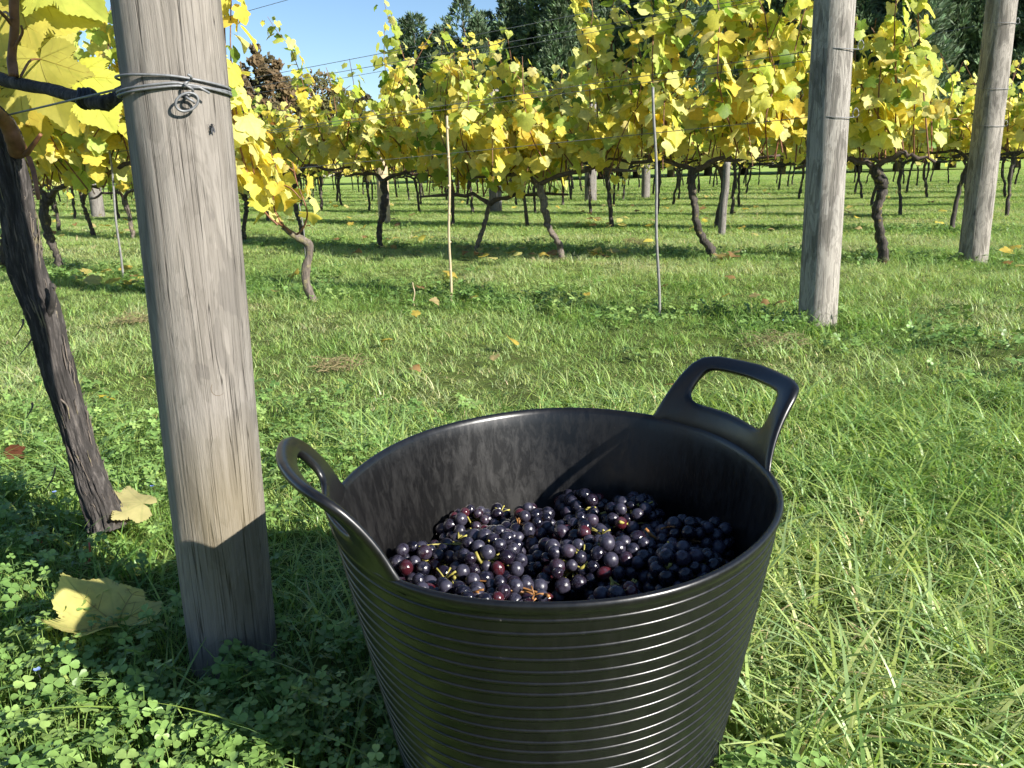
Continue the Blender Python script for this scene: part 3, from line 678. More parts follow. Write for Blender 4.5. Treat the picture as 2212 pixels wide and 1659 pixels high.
def sphere_me(su=20, sv=12, sq=1.0, seed=0):
    V = [(0, 0, 1.0)]; Fs = []
    for i in range(1, sv):
        t = math.pi * i / sv
        for j in range(su):
            a = 2 * math.pi * j / su; V.append((math.sin(t) * math.cos(a), math.sin(t) * math.sin(a), math.cos(t) * sq))
    V.append((0, 0, -1.0)); V = [(x * (1 + 0.03 * math.sin(3 * y + seed)), y, z * (1 + 0.03 * math.sin(2 * x + seed))) for x, y, z in V]
    for j in range(su): Fs.append((0, 1 + j, 1 + (j + 1) % su)); Fs.append((len(V) - 1, 1 + (sv - 2) * su + (j + 1) % su, 1 + (sv - 2) * su + j))
    for i in range(sv - 2):
        for j in range(su):
            k = (j + 1) % su; Fs.append((1 + i * su + j, 1 + (i + 1) * su + j, 1 + (i + 1) * su + k, 1 + i * su + k))
    return mesh('berry', V, Fs, True, M['berry'])
BERRY = [sphere_me(20, 12, q, s) for q, s in ((1.0, 0), (1.05, 1), (0.97, 2), (1.08, 3))]
def make_grapes():
    r = random.Random(21); cen = []
    tries = 0
    while len(cen) < 34 and tries < 9000:          # top layer
        tries += 1; th = r.uniform(0, 2 * math.pi); q = math.sqrt(r.random()) * 0.80
        x, y = q * math.cos(th) * RA * 0.93, q * math.sin(th) * RB * 0.93
        if all((x - c[0]) ** 2 + (y - c[1]) ** 2 > 0.066 ** 2 for c in cen): cen.append((x, y, 0.0, r.uniform(-0.010, 0.014)))
    low = []
    while len(low) < 9:
        th = r.uniform(0, 2 * math.pi); q = math.sqrt(r.random()) * 0.75; x, y = q * math.cos(th) * RA * 0.9, q * math.sin(th) * RB * 0.9
        if all((x - c[0]) ** 2 + (y - c[1]) ** 2 > 0.10 ** 2 for c in low): low.append((x, y, -0.048, 0))
    P, B, Rr, info = [], [], [], []
    for bi, (x, y, dzz, jz) in enumerate(cen + low):
        zc = 0.196 + dzz + jz + 0.018 * (1 - (x / RA) ** 2 - (y / RB) ** 2) + 0.012 * math.sin(x * 14 + 1) * math.sin(y * 11)
        if x > 0.08: zc += 0.012
        a, b = r.uniform(0.048, 0.062), r.uniform(0.031, 0.037); ax = r.uniform(0, math.pi); tl = r.gauss(0, 0.25)
        Mx = Matrix.Rotation(ax, 3, 'Z') @ Matrix.Rotation(tl, 3, 'Y'); n = 86 if dzz == 0 else 66; k = 0
        for i in range(n):
            zz = 1 - 2 * (i + 0.5) / n; ph = i * 2.39996 + r.gauss(0, 0.18); s = math.sqrt(1 - zz * zz)
            t = zz; w = 1.0 - 0.25 * t                       # bunches taper towards the tip
            d = Vector((a * t, b * w * s * math.cos(ph), b * w * s * math.sin(ph))) * r.uniform(0.86, 1.05); d = Mx @ d
            if d.z < (-0.008 if dzz == 0 else 0.0): continue
            P.append((x + d.x, y + d.y, zc + d.z)); B.append(bi); Rr.append(r.uniform(0.0066, 0.0092)); k += 1
        info.append((Vector((x, y, zc)), Mx, a, b))
    P = np.array(P); B = np.array(B); Rr = np.array(Rr); P0_ = P.copy()
    for it in range(45):
        D = P[:, None] - P[None]; L2 = np.sqrt((D ** 2).sum(-1)) + 1e-9; mn = (Rr[:, None] + Rr[None]) * 0.97
        ov = np.clip(mn - L2, 0, None); np.fill_diagonal(ov, 0)
        P += (D / L2[..., None] * (ov * 0.42)[..., None]).sum(1) * 0.8
        P += (P0_ - P) * 0.02
        s = 0.755 + 0.245 * (np.clip(P[:, 2], 0.01, RZ) / RZ) ** 0.95
        q = np.sqrt((P[:, 0] / (RA * s - 0.006 - Rr)) ** 2 + (P[:, 1] / (RB * s - 0.006 - Rr)) ** 2); k = np.where(q > 1, 1 / q, 1.0)
        P[:, 0] *= k; P[:, 1] *= k
    seen = {}; order = sorted(range(len(info)), key=lambda i: (E1 * info[i][0].x + E2 * info[i][0].y).x); pos_ = ['leftmost', 'second from left', 'third from left', 'fourth from left', 'fifth from left', 'sixth from left', 'seventh from left', 'eighth from left', 'ninth from left', 'tenth from left', 'eleventh from left']
    for bi in order:
        c, Mx, a, b = info[bi]
        cw = Vector((TC.x, TC.y, tub_z)) + E1 * c.x + E2 * c.y + Vector((0, 0, c.z)); low_ = bi >= len(cen)
        rel = (cw.x - TC.x, cw.y - TC.y)
        where = ('against the shaded right inner wall' if rel[0] > 0.12 else 'near the left handle' if rel[0] < -0.11 and rel[1] < 0.05 else 'against the sunlit back wall' if rel[1] > 0.10 else 'close under the front rim' if rel[1] < -0.10 else 'in the middle of the heap')
        lab = ('dark grape bunch half buried under the top bunches' if low_ else 'blue-black grape bunch on the heap ' + where)
        seen[lab] = seen.get(lab, -1) + 1; lab = lab + ', ' + pos_[min(seen[lab], 10)] + (' of these' if low_ else ' there')
        root = thing('grape_bunch', lab, 'grapes', cw, 'bunches of black grapes heaped in the tub')
        Rw = Matrix((E1, E2, Vector((0, 0, 1)))).transposed(); rr_ = random.Random(bi)
        pts = []
        for i in np.nonzero(B == bi)[0]:
            w = Vector((TC.x, TC.y, tub_z)) + E1 * P[i, 0] + E2 * P[i, 1] + Vector((0, 0, P[i, 2])); l = w - cw; pts.append(l)
            o = bpy.data.objects.new('berry', BERRY[rr_.randrange(4)]); COL.objects.link(o); o.parent = root; o.location = l
            o.scale = tuple(Rr[i] * rr_.uniform(0.94, 1.06) for _ in range(3)); o.rotation_euler = (rr_.uniform(0, 6), rr_.uniform(0, 6), rr_.uniform(0, 6))
        mb = MB(); red = rr_.random() < 0.4; dirx = (Rw @ (Mx @ Vector((1, 0, 0)))) * rr_.choice((-1, 1)); dirx.z = min(abs(dirx.z), 0.15)
        if dirx.x * rel[0] + dirx.y * rel[1] > 0 and math.hypot(*rel) > 0.06: dirx.x, dirx.y = -dirx.x, -dirx.y      # stalks point away from the tub wall
        spine = spline([Vector((0, 0, -0.005)), dirx * a * 0.5 + Vector((0, 0, 0.012)), dirx * a * 0.8 + Vector((0, 0, 0.018)), dirx * a * 0.92 + Vector((rr_.gauss(0, 0.008), rr_.gauss(0, 0.008), 0.022 + rr_.uniform(-0.008, 0.008)))], 10)
        mb.add(*tube(spine, [0.0013, 0.0015, 0.0018, 0.0021], 6))
        for l in rr_.sample(pts, min(len(pts), 18)):
            s0 = Vector(spine[rr_.randint(0, 6)]); mb.add(*tube(spline([s0, s0.lerp(l, 0.5) + Vector((0, 0, 0.004)), l], 5), [0.0013, 0.0009], 4, None, False))
        hub = Vector((rr_.gauss(0, 0.012), rr_.gauss(0, 0.012), b * 0.88)) + dirx * a * 0.45
        for k in range(4 if not low_ else 0):                # picked-off pedicels that stick out of the bunch
            d = Vector((rr_.gauss(0, 1), rr_.gauss(0, 1), rr_.uniform(0.1, 0.9))).normalized() * rr_.uniform(0.008, 0.016)
            mb.add(*tube([hub, hub + d * 0.6 + Vector((0, 0, 0.001)), hub + d], [0.0011, 0.0008, 0.0014], 5))
        st = obj('stem', mb.me('stem', M['stem_red' if red else 'stem']), root)
make_grapes()

# ------------------------------------------------------------------ the vine behind the near post (first row)
def near_left_vine():
    Y = 1.47; r = random.Random(5)
    b = at(226, 1120, Y); base = Vector((b.x, b.y, gzf(b.x, b.y)))
    root = thing('grapevine', 'old vine with shaggy black trunk left of the near wooden post', 'grapevine', base)
    px = [(236, 1135), (226, 1100), (192, 1015), (158, 915), (124, 800), (97, 690), (64, 600), (46, 500), (30, 420), (14, 345), (-4, 295), (-34, 250), (-80, 215)]
    path = spline([at(x, y, Y) - base for x, y in px], 230)
    def bark(t, th):
        out = []
        for a in th:
            u = a + 0.9 * t
            fib = mnoise.noise(Vector((math.cos(u) * 5.5, math.sin(u) * 5.5, t * 9))) + 0.6 * mnoise.noise(Vector((math.cos(u) * 13, math.sin(u) * 13, t * 16 + 5)))
            fine = mnoise.noise(Vector((math.cos(u) * 26, math.sin(u) * 26, t * 22)))
            big = mnoise.noise(Vector((math.cos(a) * 1.2 + 3, math.sin(a) * 1.2, t * 6)))
            out.append(1 + 0.20 * fib + 0.13 * fine + 0.20 * big + 0.22 * math.exp(-((t - 0.84) / 0.05) ** 2) + 0.15 * math.exp(-(t / 0.04) ** 2) + 0.12 * math.sin(t * 23 + 2 * math.cos(a)) * math.sin(t * 9))
        return np.array(out)
    obj('trunk', MB().add(*tube(path, [0.032, 0.029, 0.026, 0.0235, 0.0235, 0.025, 0.0255, 0.026, 0.0275, 0.029, 0.025, 0.020], 110, bark)).me('trunk', M['bark_near']), root)
    # peeling strips of bark
    sh = MB()
    for k in range(240):
        i = r.randint(8, 205); p = Vector(path[i]); a = r.uniform(0, 6.28); o = Vector((math.cos(a), math.sin(a), 0)); t = (Vector(path[i + 8]) - p).normalized()
        n = r.randint(6, 14); l = r.uniform(0.02, 0.07); q = [p + o * 0.026 + t * (j / n * l) + o * (0.006 * (j / n) ** 2 * r.uniform(0.2, 2.2)) for j in range(n)]
        sh.add(*tube(q, [0.0005, 0.0016, 0.0012, 0.0003], 4, None, False))
    for (x0, y0, x1, y1) in [(50, 690, 35, 725), (75, 720, 40, 770), (108, 640, 118, 615), (70, 870, 55, 905), (128, 860, 150, 905), (120, 1010, 95, 1065)]:
        a_, c_ = at(x0, y0, Y - 0.02) - base, at(x1, y1, Y - 0.03) - base
        sh.add(*tube(spline([a_, a_.lerp(c_, 0.5) + Vector((0.006, 0, 0.004)), c_], 8), [0.0022, 0.0015, 0.0006], 5))
    s = obj('bark_strips', sh.me('bark_strips', M['bark_pale']), root); s['kind'] = 'stuff'
    obj('spur', MB().add(*tube(spline([at(100, 700, Y) - base, at(114, 650, Y - 0.02) - base, at(112, 612, Y - 0.02) - base], 8), [0.007, 0.006, 0.004], 8, knobby(4, 0.3))).me('spur', M['bark_near']), root)
    # the arm that runs back to the post, its tie and the canes
    arm = spline([at(-60, 150, 1.42) - base, at(0, 170, 1.38) - base, at(45, 182, 1.34) - base, at(100, 192, 1.30) - base, at(160, 207, 1.24) - base, at(205, 219, 1.20) - base, at(232, 222, 1.17) - base], 60)
    obj('arm', MB().add(*tube(arm, [0.011, 0.0105, 0.0095, 0.0085, 0.009, 0.0105, 0.008], 14, knobby(9, 0.22))).me('arm', M['bark_near']), root)
    obj('arm', MB().add(*tube(spline([at(222, 222, 1.19) - base, at(245, 214, 1.17) - base, at(275, 190, 1.20) - base], 14), [0.011, 0.008, 0.007], 12, knobby(19, 0.4))).me('arm', M['bark_near']), root)
    tp = [at(188, 213, 1.215) - base + Vector((0, 0, 0.0)) for _ in range(1)][0]
    tie = [tp + Vector((0.002 * math.sin(3 * t), -0.012 * math.cos(t), 0.012 * math.sin(t))) for t in np.linspace(0, 6.283, 20)[:-1]]
    tm = MB()
    for s_ in (-0.006, 0.0, 0.006): tm.add(*tube([q + Vector((s_, 0, 0)) for q in tie], 0.0034, 6, None, False, True))
    obj('tie', tm.me('tie', M['black_tie']), root)
    cane_px = [[(30, 165, 1.33), (26, 120, 1.33), (31, 60, 1.32), (30, -10, 1.31), (34, -120, 1.30)], [(40, 330, 1.44), (30, 300, 1.42), (10, 262, 1.40), (-20, 235, 1.36)],
               [(62, 340, 1.42), (72, 370, 1.41), (80, 410, 1.40), (84, 432, 1.40)], [(55, 335, 1.43), (70, 315, 1.42), (88, 290, 1.41)], [(30, 60, 1.32), (10, 35, 1.30), (-30, 0, 1.25)], [(30, 105, 1.325), (48, 72, 1.31), (46, 56, 1.30)]]
    rads = [[0.0075, 0.0065, 0.0068, 0.006], [0.015, 0.0125, 0.011], [0.0045, 0.004, 0.0035], [0.005, 0.003], [0.003, 0.002], [0.0022, 0.0016]]
    canes = []
    for pts, rd in zip(cane_px, rads):
        p = spline([at(*q) - base for q in pts], 26); canes.append(p)
        obj('cane', MB().add(*tube(p, rd, 10, knobby(r.uniform(0, 9), 0.14))).me('cane', M['cane']), root)
    # large leaves, each a part, with raised veins
    def big_leaf(x, y, Yl, size, nrm, tip, col, pet=None, seed=1):
        v, f = leaf_geo(7, r.uniform(0.05, 0.3), r.uniform(0.0, 0.45), 0.06, seed)
        zf = leaf_geo.zf; p = at(x, y, Yl) - base; m = leaf_matrix(p, nrm, tip, size)
        o = obj('leaf', mesh('leaf', v, f, True, M['leaf_obj']), root); o.matrix_local = m; o.color = (*col, 1)
        vm = vein_mb(zf)
        vo = obj('vein', vm.me('vein', M['leaf_obj']), o); vo.color = (col[0] * 0.92, col[1] * 0.88, col[2] * 0.9, 1)
        if pet is not None:
            a_ = at(*pet) - base; obj('petiole', MB().add(*tube(spline([a_, a_.lerp(p, 0.5) + Vector((0, 0, 0.01)), p], 8), [0.0022, 0.0015], 6)).me('petiole', M['cane']), root)
    yl, pl, li = (0.52, 0.45, 0.05), (0.58, 0.54, 0.12), (0.42, 0.45, 0.05)
    for (x, y, Yl, sz, nr, tp_, c_, pt, sd) in [
        (44, -6, 1.50, 0.150, (0.10, -0.9, 0.3), (0.9, 0.2, -0.35), (0.46, 0.40, 0.05), (31, 20, 1.31), 1), (88, 128, 1.46, 0.125, (0.1, -1, 0.15), (0.15, 0.1, -0.8), (0.42, 0.38, 0.05), (45, 165, 1.33), 2),
        (58, 92, 1.60, 0.165, (-0.2, -0.8, 0.6), (0.1, 0.1, -1), pl, (32, 90, 1.32), 3), (166, 168, 1.52, 0.125, (0.2, -0.9, 0.5), (0.35, 0.2, -0.8), (0.54, 0.54, 0.05), None, 4),
        (0, 40, 1.55, 0.15, (-0.1, -0.9, 0.2), (-0.3, 0.1, -1), pl, (28, 40, 1.31), 5), (52, 215, 1.62, 0.115, (0.0, -0.9, 0.3), (0.2, 0.1, -0.9), (0.50, 0.40, 0.04), None, 6),
        (108, 190, 1.66, 0.11, (0.0, -0.9, 0.3), (0.4, 0.1, -0.9), yl, None, 7), (14, 215, 1.64, 0.13, (0.1, -0.9, 0.2), (-0.2, 0.1, -0.9), pl, None, 8),
        (96, -70, 1.50, 0.14, (0.2, -0.8, 0.4), (0.6, 0.2, -0.7), li, None, 9), (20, -90, 1.55, 0.15, (-0.2, -0.8, 0.4), (-0.3, 0.2, -0.7), yl, None, 10), (-20, 120, 1.58, 0.15, (0.0, -0.9, 0.3), (0.1, 0.1, -1.0), pl, None, 11),
        (70, 30, 1.64, 0.14, (0.1, -0.8, 0.5), (0.5, 0.1, -1.0), pl, None, 12), (-10, 290, 1.62, 0.12, (0.1, -0.8, 0.5), (0.3, 0.1, -1.0), yl, None, 13)]:
        big_leaf(x, y, Yl, sz * 0.88, nr, tp_, tuple(q * 1.08 + 0.04 for q in c_), pt, sd)
near_left_vine()

# ------------------------------------------------------------------ second row: the young vine and the vines at the far left
def young_vine():
    r = random.Random(31); b = Vector((-1.08, 4.56, 0)); b.z = gzf(b.x, b.y); Y = 4.56
    root = thing('grapevine', 'young pale-barked vine with bent trunk beside the near post, bright yellow leaves', 'grapevine', b)
    tp = spline([at(x, y, Y) - b for x, y in [(688, 668), (672, 640), (661, 610), (662, 575), (669, 550), (667, 528), (650, 516), (628, 503), (610, 490)]], 40)
    obj('trunk', MB().add(*tube(tp, [0.030, 0.024, 0.021, 0.023, 0.020, 0.024, 0.020, 0.016, 0.011], 12, knobby(3, 0.3))).me('trunk', M['bark_pale']), root)
    cp_ = [[(612, 490), (585, 470), (566, 450), (556, 425), (548, 370), (535, 300)], [(640, 508), (655, 492), (664, 462), (655, 430), (640, 390), (632, 350)], [(600, 486), (575, 462), (562, 440), (540, 400), (520, 330), (505, 240)],
           [(628, 503), (600, 470), (590, 430), (600, 380), (585, 330)], [(545, 420), (525, 330), (508, 220), (498, 110), (500, -30)], [(535, 380), (510, 280), (492, 180), (485, 60), (482, -60)], [(548, 370), (575, 350), (610, 352), (640, 375)], [(560, 425), (590, 400), (625, 405), (650, 430)]]
    sh = MB(); lv = []
    for i, c in enumerate(cp_):
        p = spline([at(x, y, Y - 0.05 + 0.05 * math.sin(i * 2.1 + k)) - b for k, (x, y) in enumerate(c)], 16)
        sh.add(*tube(p, [0.0060, 0.0045, 0.0028], 6, None, False)); lv += leaves_on(p, r, 0.034 if i > 3 else 0.042, (0.085, 0.135), None, 0.16 if i < 4 else 0.05, -0.25)
    obj('canes', sh.me('canes', M['cane']), root)['kind'] = 'stuff'
    leaf_objects(lv, root, r)
young_vine()
G1 = 'grapevines at the far end of the second trellis row'
rv = random.Random(77)
near_vine('vine with slim s-shaped trunk seen between shaggy trunk and near post', (-3.48, 6.50), [(136, 596), (122, 552), (103, 505), (97, 450), (103, 420)], 6.5, rv, 200, 'bark', G1, canes=22, height=(0.75, 1.4), arm=0.75, step=0.05, size=(0.085, 0.135), tr=(0.036, 0.034, 0.036, 0.042))
near_vine('vine trunk at the left edge half hidden by the shaggy trunk', (-4.35, 7.0), [(4, 578), (8, 520), (14, 470), (10, 425)], 7.0, rv, 60, 'bark', G1, canes=13, height=(0.75, 1.4), arm=0.6, step=0.065, size=(0.085, 0.135))
near_vine('leafy vine whose trunk hides behind the near post', (-2.55, 5.95), None, 5.95, rv, 120, 'bark', G1, canes=13, height=(0.7, 1.3), arm=0.5, step=0.06, size=(0.085, 0.135))

# ------------------------------------------------------------------ third row: the vines across the middle of the picture
G2 = 'grapevines of the third trellis row'
near_vine('vine with orange-lichened trunk between the two pale posts', (2.57, 5.70), [(1912, 575), (1904, 520), (1895, 470), (1903, 425), (1907, 395), (1890, 358)], 5.7, rv, 230, 'bark_lichen', G2, 0.36, canes=24, height=(0.7, 1.45), arm=0.62, step=0.037, size=(0.072, 0.120), tr=(0.040, 0.032, 0.034, 0.036, 0.046))
near_vine('vine with twisting dark trunk just right of the metal rod', (1.49, 6.08), [(1541, 570), (1538, 545), (1522, 520), (1508, 490), (1499, 440), (1494, 395), (1497, 362)], 6.08, rv, 240, 'bark', G2, canes=26, height=(0.7, 1.5), arm=0.68, step=0.037, size=(0.072, 0.120), tr=(0.036, 0.030, 0.028, 0.034, 0.040))
near_vine('vine with pale slanting trunk between bamboo cane and metal rod', (0.42, 6.45), [(1217, 567), (1208, 530), (1190, 500), (1180, 470), (1172, 430), (1163, 395)], 6.45, rv, 210, 'bark_pale', G2, canes=25, height=(0.4, 0.86), arm=0.68, step=0.036, size=(0.072, 0.120), tr=(0.032, 0.026, 0.026, 0.028, 0.032))
near_vine('vine with thin grey trunk leaning right, just right of the bamboo cane', (-0.30, 7.12), [(1022, 553), (1034, 520), (1048, 480), (1058, 435)], 7.12, rv, 170, 'bark_pale', G2, canes=24, height=(0.75, 1.35), arm=0.68, step=0.037, size=(0.072, 0.120), tr=(0.024, 0.020, 0.022))
near_vine('slim forked vine in front of the tan post', (-1.24, 8.06), [(820, 540), (819, 500), (827, 465), (832, 430), (828, 388)], 8.06, rv, 190, 'bark', G2, canes=20, height=(0.65, 1.3), arm=0.52, step=0.05, size=(0.072, 0.120), tr=(0.032, 0.030, 0.034, 0.04))
near_vine('leafy vine between the young bent vine and the tan post', (-2.1, 8.65), None, 8.65, rv, 150, 'bark', G2, canes=18, height=(0.4, 0.72), arm=0.6, step=0.05, size=(0.072, 0.120))
near_vine('vine with pale-footed trunk close beside the near post on its far side', (-2.92, 9.24), [(525, 526), (527, 490), (533, 450), (528, 420)], 9.24, rv, 150, 'bark', G2, canes=18, height=(0.6, 1.05), arm=0.6, step=0.052, size=(0.072, 0.120))
near_vine('stumpy vine seen just left of the near post at its middle height', (-4.44, 9.93), [(290, 522), (284, 490), (276, 450), (268, 425)], 9.93, rv, 80, 'bark_pale', G2, canes=12, height=(0.7, 1.2), arm=0.6, step=0.07, size=(0.072, 0.120))
near_vine('vine with dark curved trunk in the middle between shaggy trunk and near post', (-5.20, 10.5), [(203, 518), (194, 480), (180, 440), (186, 410)], 10.5, rv, 80, 'bark', G2, canes=12, height=(0.7, 1.2), arm=0.6, step=0.07, size=(0.072, 0.120))
near_vine('vine with thin dark trunk close beside the s-shaped vine', (-6.22, 11.6), [(128, 506), (124, 470), (118, 440), (116, 415)], 11.6, rv, 60, 'bark', G2, canes=12, height=(0.7, 1.2), arm=0.6, step=0.07, size=(0.072, 0.120))
# tall single shoots that stand above the canopy
def tall_shoot(px_list, Y, label, r, size=(0.08, 0.13)):
    b = at(*px_list[0], Y); root = thing('vine_shoot', label, 'vine shoot', b)
    p = spline([at(x, y, Y) - b for x, y in px_list], 16)
    obj('cane', MB().add(*tube(p, [0.005, 0.0035, 0.002], 6, None, False)).me('cane', M['cane']), root)
    leaf_objects(leaves_on(p, r, 0.03, size, None, 0.02, 0.1, 1.0, b.z), root, r)
tall_shoot([(1262, 330), (1275, 230), (1268, 120), (1280, 30), (1272, -40)], 6.25, 'tall upright shoot of golden leaves in front of the dark conifers', rv)
tall_shoot([(905, 330), (890, 200), (868, 110), (842, 50), (828, -6)], 7.5, 'tall leaning shoot of pale leaves rising into the blue sky', rv, (0.06, 0.10))
tall_shoot([(690, 330), (660, 200), (630, 110), (600, 70), (578, 36)], 8.4, 'tall leaning shoot tip against blue sky beside the brown tree', rv, (0.07, 0.11))
tall_shoot([(1190, 260), (1165, 215), (1130, 180), (1108, 150)], 9.0, 'short slanting lime shoot in front of the dark conifers', rv, (0.06, 0.10))

# ------------------------------------------------------------------ the rows behind
VAR = []
for i in range(7):
    r = random.Random(500 + i)
    T, A, S, lv = vine_parts(r, 0.70 + r.uniform(-0.05, 0.05), (r.uniform(-0.12, 0.12), r.uniform(-0.05, 0.05)), 17, (0.55, 0.98), 0.60, None, (0.031, 0.024, 0.026, 0.032), 0.060, (0.075, 0.125), 0.05, 7)
    for v, f in zip(A.V, [0] * len(A.V)): pass
    T.V += A.V; T.F += [tuple(x + T.n for x in f) for f in A.F]; T.C += A.C; T.n += A.n
    V, Fs, C = leaf_mass(lv, r)
    VAR.append((T.me('trunk', M['bark']), S.me('shoots', M['cane']), mesh('foliage', V, Fs, True, M['leaf_mass'], C)))
ORD = {3: 'fourth', 4: 'fifth', 5: 'sixth', 6: 'seventh', 7: 'eighth', 8: 'ninth', 9: 'tenth', 10: 'eleventh', 11: 'twelfth', 12: 'thirteenth'}
TALL = {'fourth': 'dark crooked trunk', 'fifth': 'small dark trunk'}
NTH = ['first', 'second', 'third', 'fourth', 'fifth', 'sixth', 'seventh', 'eighth', 'ninth', 'tenth', 'eleventh', 'twelfth', 'thirteenth', 'fourteenth', 'fifteenth', 'sixteenth', 'seventeenth', 'eighteenth', 'nineteenth', 'twentieth', 'twenty-first', 'twenty-second', 'twenty-third', 'twenty-fourth', 'twenty-fifth']
def far_rows():
    r = random.Random(900)
    for k in range(3, 12):
        e = row_end(k); s = 0.7; cnt = 0
        while s < 75:
            p = e + ROWD * s; s += r.uniform(1.05, 1.3)
            if p.y < 2: continue
            px = 1106 + 1790 * p.x / (p.y * cp + CAM_H * sp_)
            if not -140 < px < 2360: continue
            if k == 3 and abs(p.x + 1.76) < 0.2: continue
            q = Vector((p.x + r.gauss(0, 0.05), p.y + r.gauss(0, 0.06), 0)); q.z = gzf(q.x, q.y)
            lab = 'grapevine with %s in the %s row back' % (TALL.get(ORD[k], 'tiny distant trunk'), ORD[k])
            if k < 5 and cnt < 25: lab += ', %s from the right' % NTH[cnt]
            cnt += 1
            root = thing('grapevine', lab, 'grapevine', q, 'grapevines of the %s row' % ORD[k], ROW_RZ + r.choice((0, math.pi)) + r.gauss(0, 0.06))
            t, sh, fo = VAR[r.randrange(7)]; sc = r.uniform(0.92, 1.1)
            root.scale = (sc, sc, sc * r.uniform(0.95, 1.06)); obj('trunk', t, root)
            if k < 6: obj('shoots', sh, root)['kind'] = 'stuff'
            obj('foliage', fo, root)['kind'] = 'stuff'
far_rows()

# ------------------------------------------------------------------ trees behind the vineyard
def conifer_me(seed, h=15.0, w=3.0):
    r = random.Random(seed); V, Fs, C = [], [], []; n = 0
    leaders = [(0, 0, 1.0, 1.0)] + [(r.gauss(0, w * 0.33), r.gauss(0, w * 0.33), r.uniform(0.72, 0.97), r.uniform(0.5, 0.8)) for _ in range(5)]
    for _ in range(7000):
        lx, ly, lh, lw = r.choice(leaders); t = r.random() ** 0.8; z = h * lh * (0.04 + 0.96 * t)
        prof = (1 - t) ** 0.5 * (0.75 + 0.25 * math.sin(t * 31 + seed)) + 0.03
        a = r.uniform(0, 2 * math.pi); bl = 0.8 + 0.35 * mnoise.noise(Vector((math.cos(a) * 2 + seed, math.sin(a) * 2, z * 0.5)))
        q = w * lw * prof * bl * math.sqrt(r.uniform(0.35, 1)); p = Vector((lx * (1 - t * 0.3) + math.cos(a) * q, ly * (1 - t * 0.3) + math.sin(a) * q, z))
        d = Vector((math.cos(a) + r.gauss(0, 0.3), math.sin(a) + r.gauss(0, 0.3), r.uniform(0.15, 0.95))).normalized(); L_ = r.uniform(0.35, 0.75)
        g = r.uniform(0.6, 1.35); col = (0.14 * g, 0.195 * g * r.uniform(0.9, 1.15), 0.115 * g)
        for b in range(6):
            dd = (d + Vector((r.gauss(0, 0.4), r.gauss(0, 0.4), r.gauss(0, 0.3)))).normalized(); sd = dd.cross(Vector((r.gauss(0, 1), r.gauss(0, 1), r.gauss(0, 1)))).normalized() * L_ * r.uniform(0.07, 0.13)
            st = p + d * L_ * r.uniform(-0.2, 0.35); tip = st + dd * L_ * r.uniform(0.5, 0.9) + Vector((0, 0, 0.08))
            mid = st.lerp(tip, 0.5)
            V += [tuple(st), tuple(mid + sd), tuple(tip), tuple(mid - sd)]; Fs.append((n, n + 1, n + 2)); Fs.append((n, n + 2, n + 3)); C += [col] * 4; n += 4
    return mesh('crown', np.array(V), np.array(Fs), False, M['needles'], np.array(C))
CON = [conifer_me(3, 15, 4.6), conifer_me(8, 15, 4.0), conifer_me(12, 15, 5.0)]
TR = MB().add(*tube([(0, 0, -0.2), (0.1, 0, 4), (0, 0.1, 9), (0, 0, 13.5)], [0.28, 0.2, 0.12, 0.04], 10)).me('trunk', M['trunk'])
def conifers():
    r = random.Random(4)
    spots = [(893, 35, 64), (950, 60, 66), (998, 2, 60), (1045, 30, 64), (1098, -8, 60), (1160, -60, 62), (1225, -90, 58), (1300, -120, 60), (1380, -110, 62), (1460, -130, 58), (1545, -120, 60), (1630, -140, 62), (1715, -110, 58), (1800, -130, 60), (1890, -120, 62), (1980, -130, 58), (2070, -120, 60), (2160, -140, 62), (2250, -120, 60), (1130, 20, 72), (1340, -40, 74), (1580, -40, 74), (1840, -40, 74), (2100, -40, 74)]
    for i, (x, y, Y) in enumerate(spots):
        top = at(x, y, Y); h = top.z; lab = 'dark green conifer in the tall hedge, %s from the hedge left end' % NTH[i] if i < 19 else 'dark conifer hidden deep behind the front trees of the hedge'
        if i == 0: lab = 'small dark conifer at the left end of the tall hedge'
        elif i == 2: lab = 'pointed dark conifer whose tip stands against blue sky, left part of hedge'
        root = thing('conifer_tree', lab, 'tree', (top.x, Y, 0), 'dark conifers behind the vineyard', r.uniform(0, 6.28)); s = h / 15.0
        root.scale = (s * r.uniform(0.9, 1.1) if h > 12 else s, s, s)
        obj('trunk', TR, root); obj('crown', CON[i % 3], root)
conifers()
def broad_me(seed, h, w, cols, nclump=60, per=60, ls=0.22):
    r = random.Random(seed); V, Fs, C = [], [], []; n = 0
    for _ in range(nclump):
        u, v = r.uniform(-1, 1), r.uniform(0, 6.28); s = math.sqrt(1 - u * u); q = r.uniform(0.5, 1.0)
        c = Vector((s * math.cos(v) * w * q, s * math.sin(v) * w * q, h * 0.62 + u * h * 0.36 * q)); cr_ = r.uniform(0.35, 0.8) * w * 0.33; col = r.choice(cols)
        for _ in range(per):
            d = Vector((r.gauss(0, 1), r.gauss(0, 1), r.gauss(0, 0.8))).normalized() * cr_ * r.uniform(0.5, 1.0); p = c + d
            a = Vector((r.gauss(0, 1), r.gauss(0, 1), r.gauss(0, 1))).normalized(); b = a.orthogonal().normalized(); l = ls * r.uniform(0.6, 1.2); g = r.uniform(0.7, 1.25)
            V += [tuple(p - a * l), tuple(p + b * l * 0.6), tuple(p + a * l), tuple(p - b * l * 0.6)]; Fs += [(n, n + 1, n + 2), (n, n + 2, n + 3)]; C += [tuple(x * g for x in col)] * 4; n += 4
    return mesh('crown', np.array(V), np.array(Fs), False, M['needles'], np.array(C))
